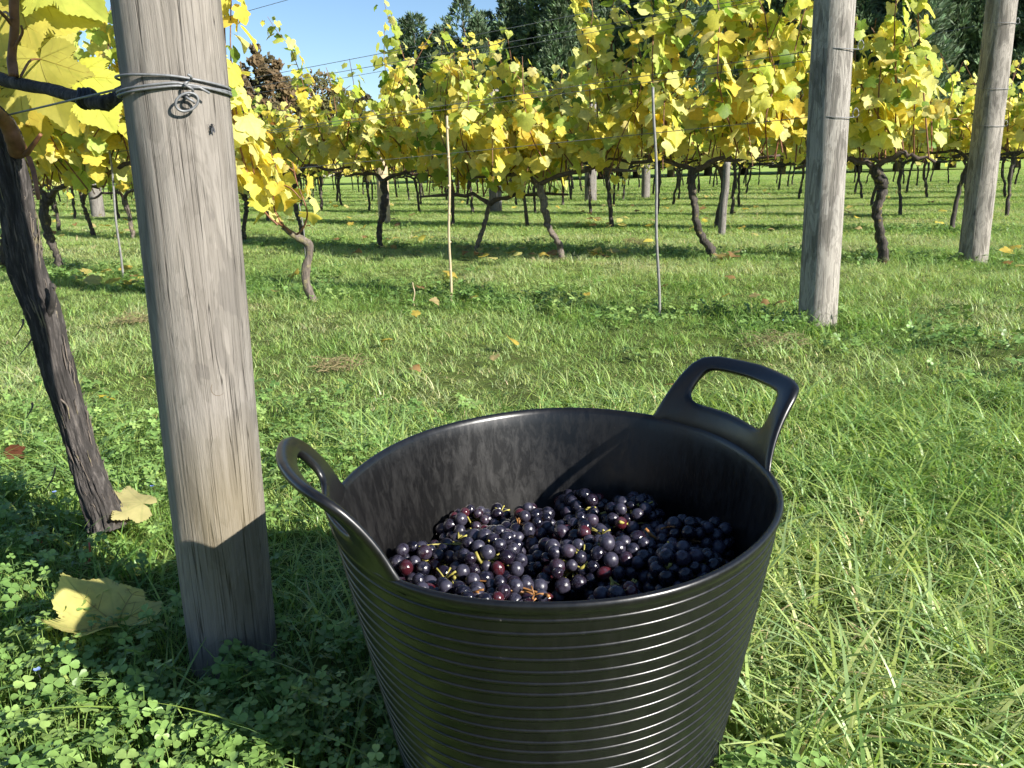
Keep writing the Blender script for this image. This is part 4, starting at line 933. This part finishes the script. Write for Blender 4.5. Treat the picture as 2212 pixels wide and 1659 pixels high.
def broad_trees():
    brown = [(0.13, 0.088, 0.045), (0.11, 0.082, 0.042), (0.15, 0.105, 0.05), (0.10, 0.085, 0.042)]; olive = [(0.13, 0.11, 0.04), (0.10, 0.10, 0.035), (0.15, 0.10, 0.04)]; dark = [(0.04, 0.05, 0.02), (0.06, 0.05, 0.025)]
    for (x, y, Y, w, cols, lab) in [(552, 90, 70, 2.6, brown, 'rounded brown autumn tree against the blue sky behind the vines'), (672, 148, 78, 4.2, olive, 'broad olive-brown tree behind the vines, left of the sky gap'),
                                    (778, 190, 82, 2.0, dark, 'small dark tree low in the sky gap behind the vines'), (470, 130, 74, 4.0, olive, 'olive-brown tree mostly hidden behind the near post'), (330, 190, 80, 5.0, olive, 'low olive tree far behind the left vines')]:
        top = at(x, y, Y); h = top.z; root = thing('broadleaf_tree', lab, 'tree', (top.x, Y, 0), 'autumn trees behind the vineyard')
        mb = MB().add(*tube([(0, 0, -0.2), (0.1, 0, h * 0.3), (0, 0.1, h * 0.75)], [0.3, 0.22, 0.06], 8))
        for k in range(9):
            a = k * 2.4; mb.add(*tube(spline([(0, 0, h * (0.25 + 0.04 * k)), (math.cos(a) * w * 0.4, math.sin(a) * w * 0.4, h * (0.42 + 0.04 * k)), (math.cos(a) * w * 0.8, math.sin(a) * w * 0.8, h * (0.5 + 0.045 * k))], 6), [0.1, 0.03], 5))
        obj('trunk', mb.me('trunk', M['trunk']), root); obj('crown', broad_me(int(x), h, w, cols, 90, 70), root)
broad_trees()

# ------------------------------------------------------------------ grass and clover
def vnoise(x, y, s, seed=0):
    x = np.asarray(x) / s + seed * 17.3; y = np.asarray(y) / s + seed * 9.1
    xi, yi = np.floor(x).astype(int), np.floor(y).astype(int); fx, fy = x - xi, y - yi; fx = fx * fx * (3 - 2 * fx); fy = fy * fy * (3 - 2 * fy)
    def h(a, b): v = np.sin(a * 127.1 + b * 311.7 + seed * 74.7) * 43758.5453; return v - np.floor(v)
    return (h(xi, yi) * (1 - fx) + h(xi + 1, yi) * fx) * (1 - fy) + (h(xi, yi + 1) * (1 - fx) + h(xi + 1, yi + 1) * fx) * fy
def row_dist(x, y):                        # distance to the nearest row line, and which one
    n = np.array([-ROWD.y, ROWD.x]) * -1; best = np.full(np.shape(x), 9.0)
    for k in range(0, 14):
        e = row_end(k); d = np.abs((x - e.x) * 0.515 + (y - e.y) * 0.857); al = (x - e.x) * ROWD.x + (y - e.y) * ROWD.y
        best = np.where(al > -0.4, np.minimum(best, d), best)
    return best
def blade_clump(name, seed, n, rad, hgt_, wid, segs, lean, mat, tone=0.3):
    r = random.Random(seed); V, Fs, C = [], [], []; k = 0
    for _ in range(n):
        a = r.uniform(0, 6.283); q = rad * math.sqrt(r.random()); b = Vector((math.cos(a) * q, math.sin(a) * q, -0.008)); h = r.uniform(*hgt_); w = r.uniform(*wid)
        d = r.uniform(0, 6.283); o = Vector((math.cos(d), math.sin(d), 0)); s = Vector((-math.sin(d), math.cos(d), 0)); ln = r.uniform(*lean); g = r.uniform(1 - tone, 1 + tone); col = (g * r.uniform(0.8, 1.12), g, g * r.uniform(0.7, 1.2))
        if r.random() < 0.025: col = (2.0, 1.3, 2.0)            # a dead straw-coloured blade
        for i in range(segs + 1):
            t = i / segs; p = b + o * (ln * h * t ** 1.8) + Vector((0, 0, h * t * (1 - 0.35 * ln * t))); ww = w * (1 - t ** 1.6) * 0.5
            if i < segs: V += [tuple(p - s * ww), tuple(p + s * ww)]; C += [col, col]
            else: V.append(tuple(p)); C.append(col)
        for i in range(segs - 1): j = k + 2 * i; Fs += [(j, j + 1, j + 3), (j, j + 3, j + 2)]
        j = k + 2 * (segs - 1); Fs.append((j, j + 1, j + 2)); k += 2 * segs + 1
    return bpy.data.objects.new(name, mesh(name, np.array(V), np.array(Fs), True, mat, np.array(C)))
def clover_clump(name, seed, n=6, rad=0.035, mat=None, sz=(0.0065, 0.0112), hh=(0.025, 0.065)):
    r = random.Random(seed); mb = MB()
    for _ in range(n):
        a = r.uniform(0, 6.283); q = rad * math.sqrt(r.random()); c = Vector((math.cos(a) * q, math.sin(a) * q, r.uniform(*hh))); base = Vector((c.x * 0.5, c.y * 0.5, -0.005))
        mb.add(*tube([base, base.lerp(c, 0.6) + Vector((0, 0, 0.006)), c], [0.0008, 0.0006], 3, None, False), col=(1.1, 1.1, 1.0))
        tilt = Matrix.Rotation(r.gauss(0, 0.35), 3, 'X') @ Matrix.Rotation(r.gauss(0, 0.35), 3, 'Y'); s = r.uniform(*sz); a0 = r.uniform(0, 6.28); g = r.uniform(0.75, 1.3)
        for k in range(3):
            M3 = tilt @ Matrix.Rotation(a0 + k * 2.094 + r.gauss(0, 0.1), 3, 'Z'); cup = r.uniform(0.1, 0.35)
            pts = [(0, 0), (0.30, 0.28), (0.52, 0.62), (0.44, 0.95), (0.16, 1.08), (0, 0.98), (-0.16, 1.08), (-0.44, 0.95), (-0.52, 0.62), (-0.30, 0.28)]
            V = [(0, 0.55, -0.04)] + [(x, y, cup * abs(x) - 0.15 * (y - 0.3) ** 2) for x, y in pts]
            mb.add([tuple(c + M3 @ (Vector(v) * s)) for v in V], [(0, 1 + i, 1 + (i + 1) % 10) for i in range(10)], (g, g, g))
    return bpy.data.objects.new(name, mb.me(name, mat, True, True))
def scatter(name, label, sources, P, rz, tilt, scl, tint, seed=0):
    coll = bpy.data.collections.new(name + '_source')
    for o in sources: coll.objects.link(o)
    me = bpy.data.meshes.new(name); me.vertices.add(len(P)); me.vertices.foreach_set('co', np.asarray(P, np.float32).ravel())
    rot = np.zeros((len(P), 3), np.float32); rot[:, 2] = rz; rot[:, 0] = tilt[0]; rot[:, 1] = tilt[1]
    me.attributes.new('rot', 'FLOAT_VECTOR', 'POINT').data.foreach_set('vector', rot.ravel())
    me.attributes.new('scl', 'FLOAT', 'POINT').data.foreach_set('value', np.asarray(scl, np.float32))
    me.attributes.new('tint', 'FLOAT', 'POINT').data.foreach_set('value', np.asarray(tint, np.float32))
    me.attributes.new('idx', 'INT', 'POINT').data.foreach_set('value', np.random.default_rng(seed).integers(0, len(sources), len(P)).astype(np.int32))
    o = obj(name, me); tag(o, label, None, None, 'stuff')
    ng = bpy.data.node_groups.new(name, 'GeometryNodeTree')
    ng.interface.new_socket('Geometry', in_out='INPUT', socket_type='NodeSocketGeometry'); ng.interface.new_socket('Geometry', in_out='OUTPUT', socket_type='NodeSocketGeometry')
    gi = ng.nodes.new('NodeGroupInput'); go = ng.nodes.new('NodeGroupOutput'); ip = ng.nodes.new('GeometryNodeInstanceOnPoints'); ci = ng.nodes.new('GeometryNodeCollectionInfo')
    ci.inputs['Collection'].default_value = coll; ci.inputs['Separate Children'].default_value = True; ci.inputs['Reset Children'].default_value = True
    def na(n, t): a = ng.nodes.new('GeometryNodeInputNamedAttribute'); a.data_type = t; a.inputs['Name'].default_value = n; return a.outputs['Attribute']
    e2r = ng.nodes.new('FunctionNodeEulerToRotation'); l = ng.links.new
    l(gi.outputs[0], ip.inputs['Points']); l(ci.outputs[0], ip.inputs['Instance']); ip.inputs['Pick Instance'].default_value = True
    l(na('idx', 'INT'), ip.inputs['Instance Index']); l(na('rot', 'FLOAT_VECTOR'), e2r.inputs[0]); l(e2r.outputs[0], ip.inputs['Rotation']); l(na('scl', 'FLOAT'), ip.inputs['Scale']); l(ip.outputs[0], go.inputs[0])
    md = o.modifiers.new('scatter', 'NODES'); md.node_group = ng
    return o
def in_view(x, y, m=0.55): return (np.abs(x) < 0.66 * y + m + 0.12) & (y > 0.3)
def off_things(x, y):
    dx, dy = x - TC.x, y - TC.y; u = (dx * E1.x + dy * E1.y) / (RA * 0.80); v = (dx * E2.x + dy * E2.y) / (RB * 0.80); ok = u * u + v * v > 1
    for p, rad in ((P0, 0.066), (P1, 0.082), (P2, 0.092)): ok &= (x - p.x) ** 2 + (y - p.y) ** 2 > rad ** 2
    return ok
def clover_mask(x, y):
    rd = row_dist(x, y); a = np.clip(1.2 - np.hypot((x + 0.55) / 0.85, (y - 0.72) / 0.36), 0, 1) * (y < 1.45)
    b = np.exp(-(rd / 0.42) ** 2) * 0.45 * np.clip((y - 1.6) / 0.8, 0.1, 1)
    c = np.exp(-((x - 1.9) ** 2 + (y - 3.1) ** 2) / 0.25) * 0.8 + np.exp(-((x + 0.9) ** 2 + (y - 1.9) ** 2) / 0.5) * 0.3
    return np.clip(np.maximum(a * (0.55 + 0.8 * vnoise(x, y, 0.18, 5)), np.maximum(b, c) * (0.1 + 1.25 * vnoise(x, y, 0.22, 5))), 0, 1)
def make_grass():
    g = np.random.default_rng(11)
    def area(y0, y1, dens):
        w = 0.66 * y1 + 0.7; n = int(dens * 2 * w * (y1 - y0)); x = g.uniform(-w, w, n); y = g.uniform(y0, y1, n); k = in_view(x, y) & off_things(x, y); return x[k], y[k]
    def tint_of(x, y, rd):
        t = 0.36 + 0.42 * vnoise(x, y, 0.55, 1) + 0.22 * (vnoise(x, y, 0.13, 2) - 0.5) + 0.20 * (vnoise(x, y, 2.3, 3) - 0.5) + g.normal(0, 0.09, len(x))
        return np.clip(t - 0.30 * np.exp(-(rd / 0.4) ** 2) + 0.55 * np.clip(vnoise(x, y, 0.33, 8) - 0.72, 0, 1), 0, 1.0)  # along the rows: darker weeds, plus canopy shade deepened in the tint
    near = [blade_clump('grass_tuft', i, 13, 0.035, (0.022, 0.066), (0.0026, 0.0054), 5, (0.4, 1.7), M['grass']) for i in range(8)] + [blade_clump('grass_tuft', 20 + i, 7, 0.03, (0.07, 0.14), (0.0036, 0.0066), 6, (0.6, 1.7), M['grass']) for i in range(2)]
    x, y = area(0.34, 2.4, 1500); rd = row_dist(x, y); cm = clover_mask(x, y); k = g.random(len(x)) > 0.78 * cm; x, y, rd = x[k], y[k], rd[k]
    s = (0.55 + 0.65 * vnoise(x, y, 0.30, 4)) * (0.8 + 0.35 * g.random(len(x)))
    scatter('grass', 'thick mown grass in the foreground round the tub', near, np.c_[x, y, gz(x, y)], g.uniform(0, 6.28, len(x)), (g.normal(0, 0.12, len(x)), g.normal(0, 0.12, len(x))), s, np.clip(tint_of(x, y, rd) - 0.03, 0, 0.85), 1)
    mid = [blade_clump('grass_tuft', 40 + i, 24, 0.06, (0.018, 0.048), (0.0022, 0.0042), 3, (0.5, 1.8), M['grass']) for i in range(7)] + [blade_clump('grass_tuft', 60, 12, 0.05, (0.07, 0.13), (0.003, 0.005), 4, (0.6, 1.6), M['grass'])]
    x, y = area(2.4, 7.5, 520); rd = row_dist(x, y); cm = clover_mask(x, y); k = g.random(len(x)) > 0.6 * cm; x, y, rd = x[k], y[k], rd[k]
    s = (0.6 + 0.6 * vnoise(x, y, 0.4, 4)) * (0.8 + 0.35 * g.random(len(x))) * (1 + 0.35 * np.exp(-(rd / 0.4) ** 2))
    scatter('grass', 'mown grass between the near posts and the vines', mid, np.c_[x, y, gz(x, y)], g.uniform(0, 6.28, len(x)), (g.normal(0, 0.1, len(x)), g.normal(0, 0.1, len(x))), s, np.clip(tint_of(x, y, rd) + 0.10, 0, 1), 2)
    far = [blade_clump('grass_tuft', 70 + i, 46, 0.17, (0.025, 0.06), (0.004, 0.008), 2, (0.5, 1.6), M['grass']) for i in range(6)]
    x, y = area(7.5, 18, 75); rd = row_dist(x, y); s = (0.75 + 0.5 * vnoise(x, y, 0.6, 4)) * (1 + 0.4 * np.exp(-(rd / 0.45) ** 2))
    x2, y2 = area(18, 52, 16); rd2 = row_dist(x2, y2); s2 = (1.4 + 0.5 * vnoise(x2, y2, 1.0, 4)) * (1 + 0.3 * np.exp(-(rd2 / 0.5) ** 2))
    x, y, rd, s = np.r_[x, x2], np.r_[y, y2], np.r_[rd, rd2], np.r_[s, s2]
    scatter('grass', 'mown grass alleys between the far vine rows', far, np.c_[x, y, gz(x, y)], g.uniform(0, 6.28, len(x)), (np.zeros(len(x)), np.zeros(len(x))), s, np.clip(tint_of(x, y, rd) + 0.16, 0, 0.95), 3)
    cl = [clover_clump('clover_tuft', i, 7, 0.035, M['clover']) for i in range(7)]
    x, y = area(0.34, 2.4, 1700); k = g.random(len(x)) < clover_mask(x, y); x, y = x[k], y[k]
    clf = [clover_clump('clover_tuft', 30 + i, 9, 0.06, M['clover'], (0.009, 0.016), (0.02, 0.06)) for i in range(4)]
    scatter('clover', 'low clover growing thick in the shade round the near post', cl, np.c_[x, y, gz(x, y)], g.uniform(0, 6.28, len(x)), (g.normal(0, 0.1, len(x)), g.normal(0, 0.1, len(x))), 0.75 + 0.5 * g.random(len(x)), np.clip(g.normal(0.42, 0.2, len(x)), 0, 1), 4)
    x, y = area(2.4, 9.0, 170); k = g.random(len(x)) < clover_mask(x, y); x, y = x[k], y[k]
    scatter('clover', 'low clover and weeds along the foot of the vine rows', clf, np.c_[x, y, gz(x, y)], g.uniform(0, 6.28, len(x)), (g.normal(0, 0.1, len(x)), g.normal(0, 0.1, len(x))), 0.75 + 0.5 * g.random(len(x)), np.clip(g.normal(0.38, 0.2, len(x)), 0, 1), 5)
make_grass()

# ------------------------------------------------------------------ fallen leaves and small things
def fallen():
    r = random.Random(66)
    def ground_px(px, py): d = ray(px, py); t = -CAM_H / d.z; return CAM + d * t
    def put(p, size, col, label, group, tilt=0.35, zoff=0.03, me=None, rz=None):
        o = bpy.data.objects.new('fallen_leaf', me or r.choice(LEAF_ME)); COL.objects.link(o)
        o.location = (p.x, p.y, gzf(p.x, p.y) + zoff); o.rotation_euler = (r.gauss(0, tilt), r.gauss(0, tilt), r.uniform(0, 6.28) if rz is None else rz); o.scale = (size,) * 3; o.color = (*col, 1)
        return tag(o, label, 'leaf', group)
    lg = leaf_geo(7, 0.30, -0.35, 0.06, 91, 0.12); zfa = leaf_geo.zf; big = mesh('fallen_leaf', *lg, True, M['leaf_obj']); big2 = mesh('fallen_leaf', *leaf_geo(6, 0.1, 0.1, 0.08, 92), True, M['leaf_obj'])
    a = put(ground_px(262, 1420), 0.125, (0.72, 0.66, 0.22), 'large pale yellow fallen vine leaf lying in the clover by the near post', None, 0, 0.044, big, R(72)); a.rotation_euler = (R(13), R(7), R(62)); va = obj('vein', vein_mb(zfa).me('vein', M['leaf_obj']), a); va.color = (0.50, 0.43, 0.16, 1)
    b = put(ground_px(318, 1165), 0.095, (0.60, 0.53, 0.24), 'yellow fallen leaf behind the near post at the foot of the shaggy vine', None, 0, 0.07, big2, R(100)); b.rotation_euler = (R(20), R(-8), R(100))
    c = put(ground_px(40, 1025), 0.042, (0.16, 0.06, 0.03), 'dark brown curled fallen leaf at the left edge', None, 0.4, 0.04)
    d = put(ground_px(242, 888), 0.045, (0.66, 0.52, 0.06), 'tiny yellow fallen leaf between shaggy vine and near post', None, 0.4, 0.05)
    cols = [(0.66, 0.57, 0.12), (0.66, 0.60, 0.22), (0.62, 0.51, 0.17), (0.50, 0.39, 0.19), (0.62, 0.47, 0.10), (0.36, 0.22, 0.10)]
    spots = [(1395, 2, 'x'), ]
    for (x0, x1, y0, y1, n, lab) in [(150, 320, 590, 625, 16, 'yellow and tan fallen leaf round the foot of the thin rod at left'), (1270, 1345, 545, 558, 9, 'yellow fallen leaf in the heap by the pale slanting vine trunk'), (1155, 1215, 556, 568, 4, 'yellow fallen leaf at the foot of the pale slanting vine'),
                                     (1545, 1590, 556, 572, 6, 'orange-brown fallen leaf at the foot of the twisting vine'), (1000, 1130, 536, 575, 9, 'fallen leaf in the grass just right of the bamboo cane'), (700, 960, 505, 560, 14, 'yellow fallen leaf in the grass between young vine and bamboo cane'),
                                     (1230, 1420, 470, 500, 16, 'yellow fallen leaf in the shaded strip of the fourth row'), (530, 900, 425, 505, 40, 'yellow fallen leaf in the grass alleys behind the young vine'), (60, 300, 430, 520, 44, 'yellow fallen leaf under the vines left of the near post'),
                                     (950, 1720, 402, 465, 70, 'small yellow fallen leaf in the far grass alleys'), (1400, 1730, 470, 550, 10, 'yellow fallen leaf in the grass left of the pale post'), (1820, 2060, 400, 545, 12, 'yellow fallen leaf in the grass between the two pale posts'), (2150, 2210, 420, 640, 4, 'fallen leaf in the grass right of the end post'),
                                     (560, 1700, 600, 700, 16, 'small withered leaf in the short grass before the rods'), (700, 1450, 740, 900, 5, 'small brown leaf in the short grass behind the tub')]:
        for _ in range(n):
            p = ground_px(r.uniform(x0, x1), r.uniform(y0, y1)); s = r.uniform(0.055, 0.095) if p.y > 5.3 else r.uniform(0.03, 0.055)
            cc = r.choice(cols if 'brown' not in lab and 'withered' not in lab else cols[3:]); f = r.uniform(0.85, 1.1)
            put(p, s, tuple(x * f for x in cc), lab, 'fallen leaves: ' + lab, 0.3, 0.045)
    # tufts of dry cut grass
    for (px, py, s, lab) in [(1668, 762, 1.0, 'heap of pale dry cut grass behind the tub handle'), (738, 800, 0.8, 'small heap of withered cut grass beside the near post'), (288, 705, 0.8, 'withered grass heap between shaggy vine and near post'), (1372, 530, 1.1, 'dry grass heap under the third row by the metal rod'), (1010, 545, 1.0, 'dry grass heap behind the bamboo cane')]:
        p = ground_px(px, py); V = MB()
        for k in range(150):
            a = r.uniform(0, 6.28); q = 0.075 * s * math.sqrt(r.random()); st = Vector((math.cos(a) * q * 1.5, math.sin(a) * q, r.uniform(0.01, 0.055) * s)); d = Vector((r.gauss(0, 1), r.gauss(0, 1), r.gauss(0, 0.28))).normalized() * r.uniform(0.03, 0.08) * s
            V.add(*tube([st, st + d * 0.5 + Vector((0, 0, 0.006)), st + d], [0.0011, 0.0013, 0.0006], 3, None, False))
        tag(obj('dry_grass_heap', V.me('dry_grass_heap', M['hay']), None, (p.x, p.y, gzf(p.x, p.y) + 0.005)), lab, 'dry grass')
    # red twigs
    for (a_, b_, lab) in [((203, 1185), (190, 1245), 'short red twig standing in the shaded grass left of the near post'), ((75, 1180), (95, 1195), 'short red twig lying in the sunlit grass at the left edge')]:
        g1 = ground_px(*b_); e = g1 + Vector((0.012, 0.0, 0.035)) if 'standing' in lab else g1 + Vector((-0.02, 0.005, 0.012)); g1.z = 0.025
        tag(obj('twig', MB().add(*tube(spline([Vector((0, 0, 0)), (e - g1) * 0.5 + Vector((0.003, 0, 0.003)), e - g1 + Vector((0, 0, 0.03))], 6), [0.0022, 0.0016], 6)).me('twig', simple('red_twig', (0.42, 0.09, 0.05), 0.5)), None, g1), lab, 'twig')
    # speedwell flowers
    blue = simple('speedwell_petal', (0.22, 0.30, 0.75), 0.6); white = simple('flower_eye', (0.8, 0.8, 0.7), 0.6)
    for (px, py, lab) in [(97, 1535, 'tiny blue flower in the clover at the bottom left corner'), (336, 1098, 'tiny blue flower just behind the near post'), (127, 1115, 'tiny blue flower beside the shaggy vine foot'), (3, 935, 'tiny blue flower at the left edge'), (1690, 720, 'tiny blue flower at the foot of the pale post')]:
        p = ground_px(px, py); root = thing('speedwell_flower', lab, 'flower', (p.x, p.y, gzf(p.x, p.y) + 0.055))
        for k in range(4):
            a = k * 1.571; c = Vector((math.cos(a), math.sin(a), 0.25)); s = Vector((-math.sin(a), math.cos(a), 0))
            V = [(0, 0, 0)] + [tuple((c * t + s * w) * 0.0045) for t, w in ((0.4, 0.4), (0.9, 0.5), (1.1, 0), (0.9, -0.5), (0.4, -0.4))]
            obj('petal', mesh('petal', V, [(0, 1, 2), (0, 2, 3), (0, 3, 4), (0, 4, 5)], True, blue), root)
        obj('stalk', MB().add(*tube([(0, 0, -0.05), (0.003, 0, -0.02), (0, 0, 0)], 0.0006, 4)).me('stalk', M['clover']), root)
    # the fly on the near post
    fp = at(470, 274, P0.y - 0.055); d = Vector((fp.x - P0.x, fp.y - P0.y, 0)).normalized(); c = Vector((P0.x + 0.012, P0.y, 0)) + d * 0.0645; c.z = fp.z
    fly = thing('fly', 'small black fly resting on the near post below the wire', 'fly', c); side_ = Vector((-d.y, d.x, 0)); fm = simple('fly_body', (0.012, 0.013, 0.016), 0.3); wm = simple('fly_wing', (0.06, 0.06, 0.065), 0.3)
    mb = MB().add(*tube([(0, 0, 0.0048), (0, 0, 0.0042), (0, 0, 0.0030), (0, 0, 0.0026), (0, 0, 0.0005), (0, 0, -0.0010), (0, 0, -0.0030), (0, 0, -0.0048)], [0.0004, 0.0015, 0.0014, 0.0008, 0.0019, 0.0013, 0.0020, 0.0004], 10))
    obj('body', mb.me('body', fm), fly)
    for s in (-1, 1):
        V = [tuple(side_ * s * x + d * 0.0016 + Vector((0, 0, z))) for x, z in ((0.0006, 0.001), (0.0022, -0.001), (0.0030, -0.0045), (0.0016, -0.0062), (0.0004, -0.004))]
        obj('wing', mesh('wing', V, [(0, 1, 2, 3, 4)], False, wm), fly)
        for k in (-1, 0, 1):
            obj('leg', MB().add(*tube([side_ * s * 0.001 + Vector((0, 0, k * 0.001)), side_ * s * 0.0032 + d * 0.0008 + Vector((0, 0, k * 0.0025)), side_ * s * 0.0042 - d * 0.0026 + Vector((0, 0, k * 0.0042))], 0.00022, 4)).me('leg', fm), fly)
fallen()
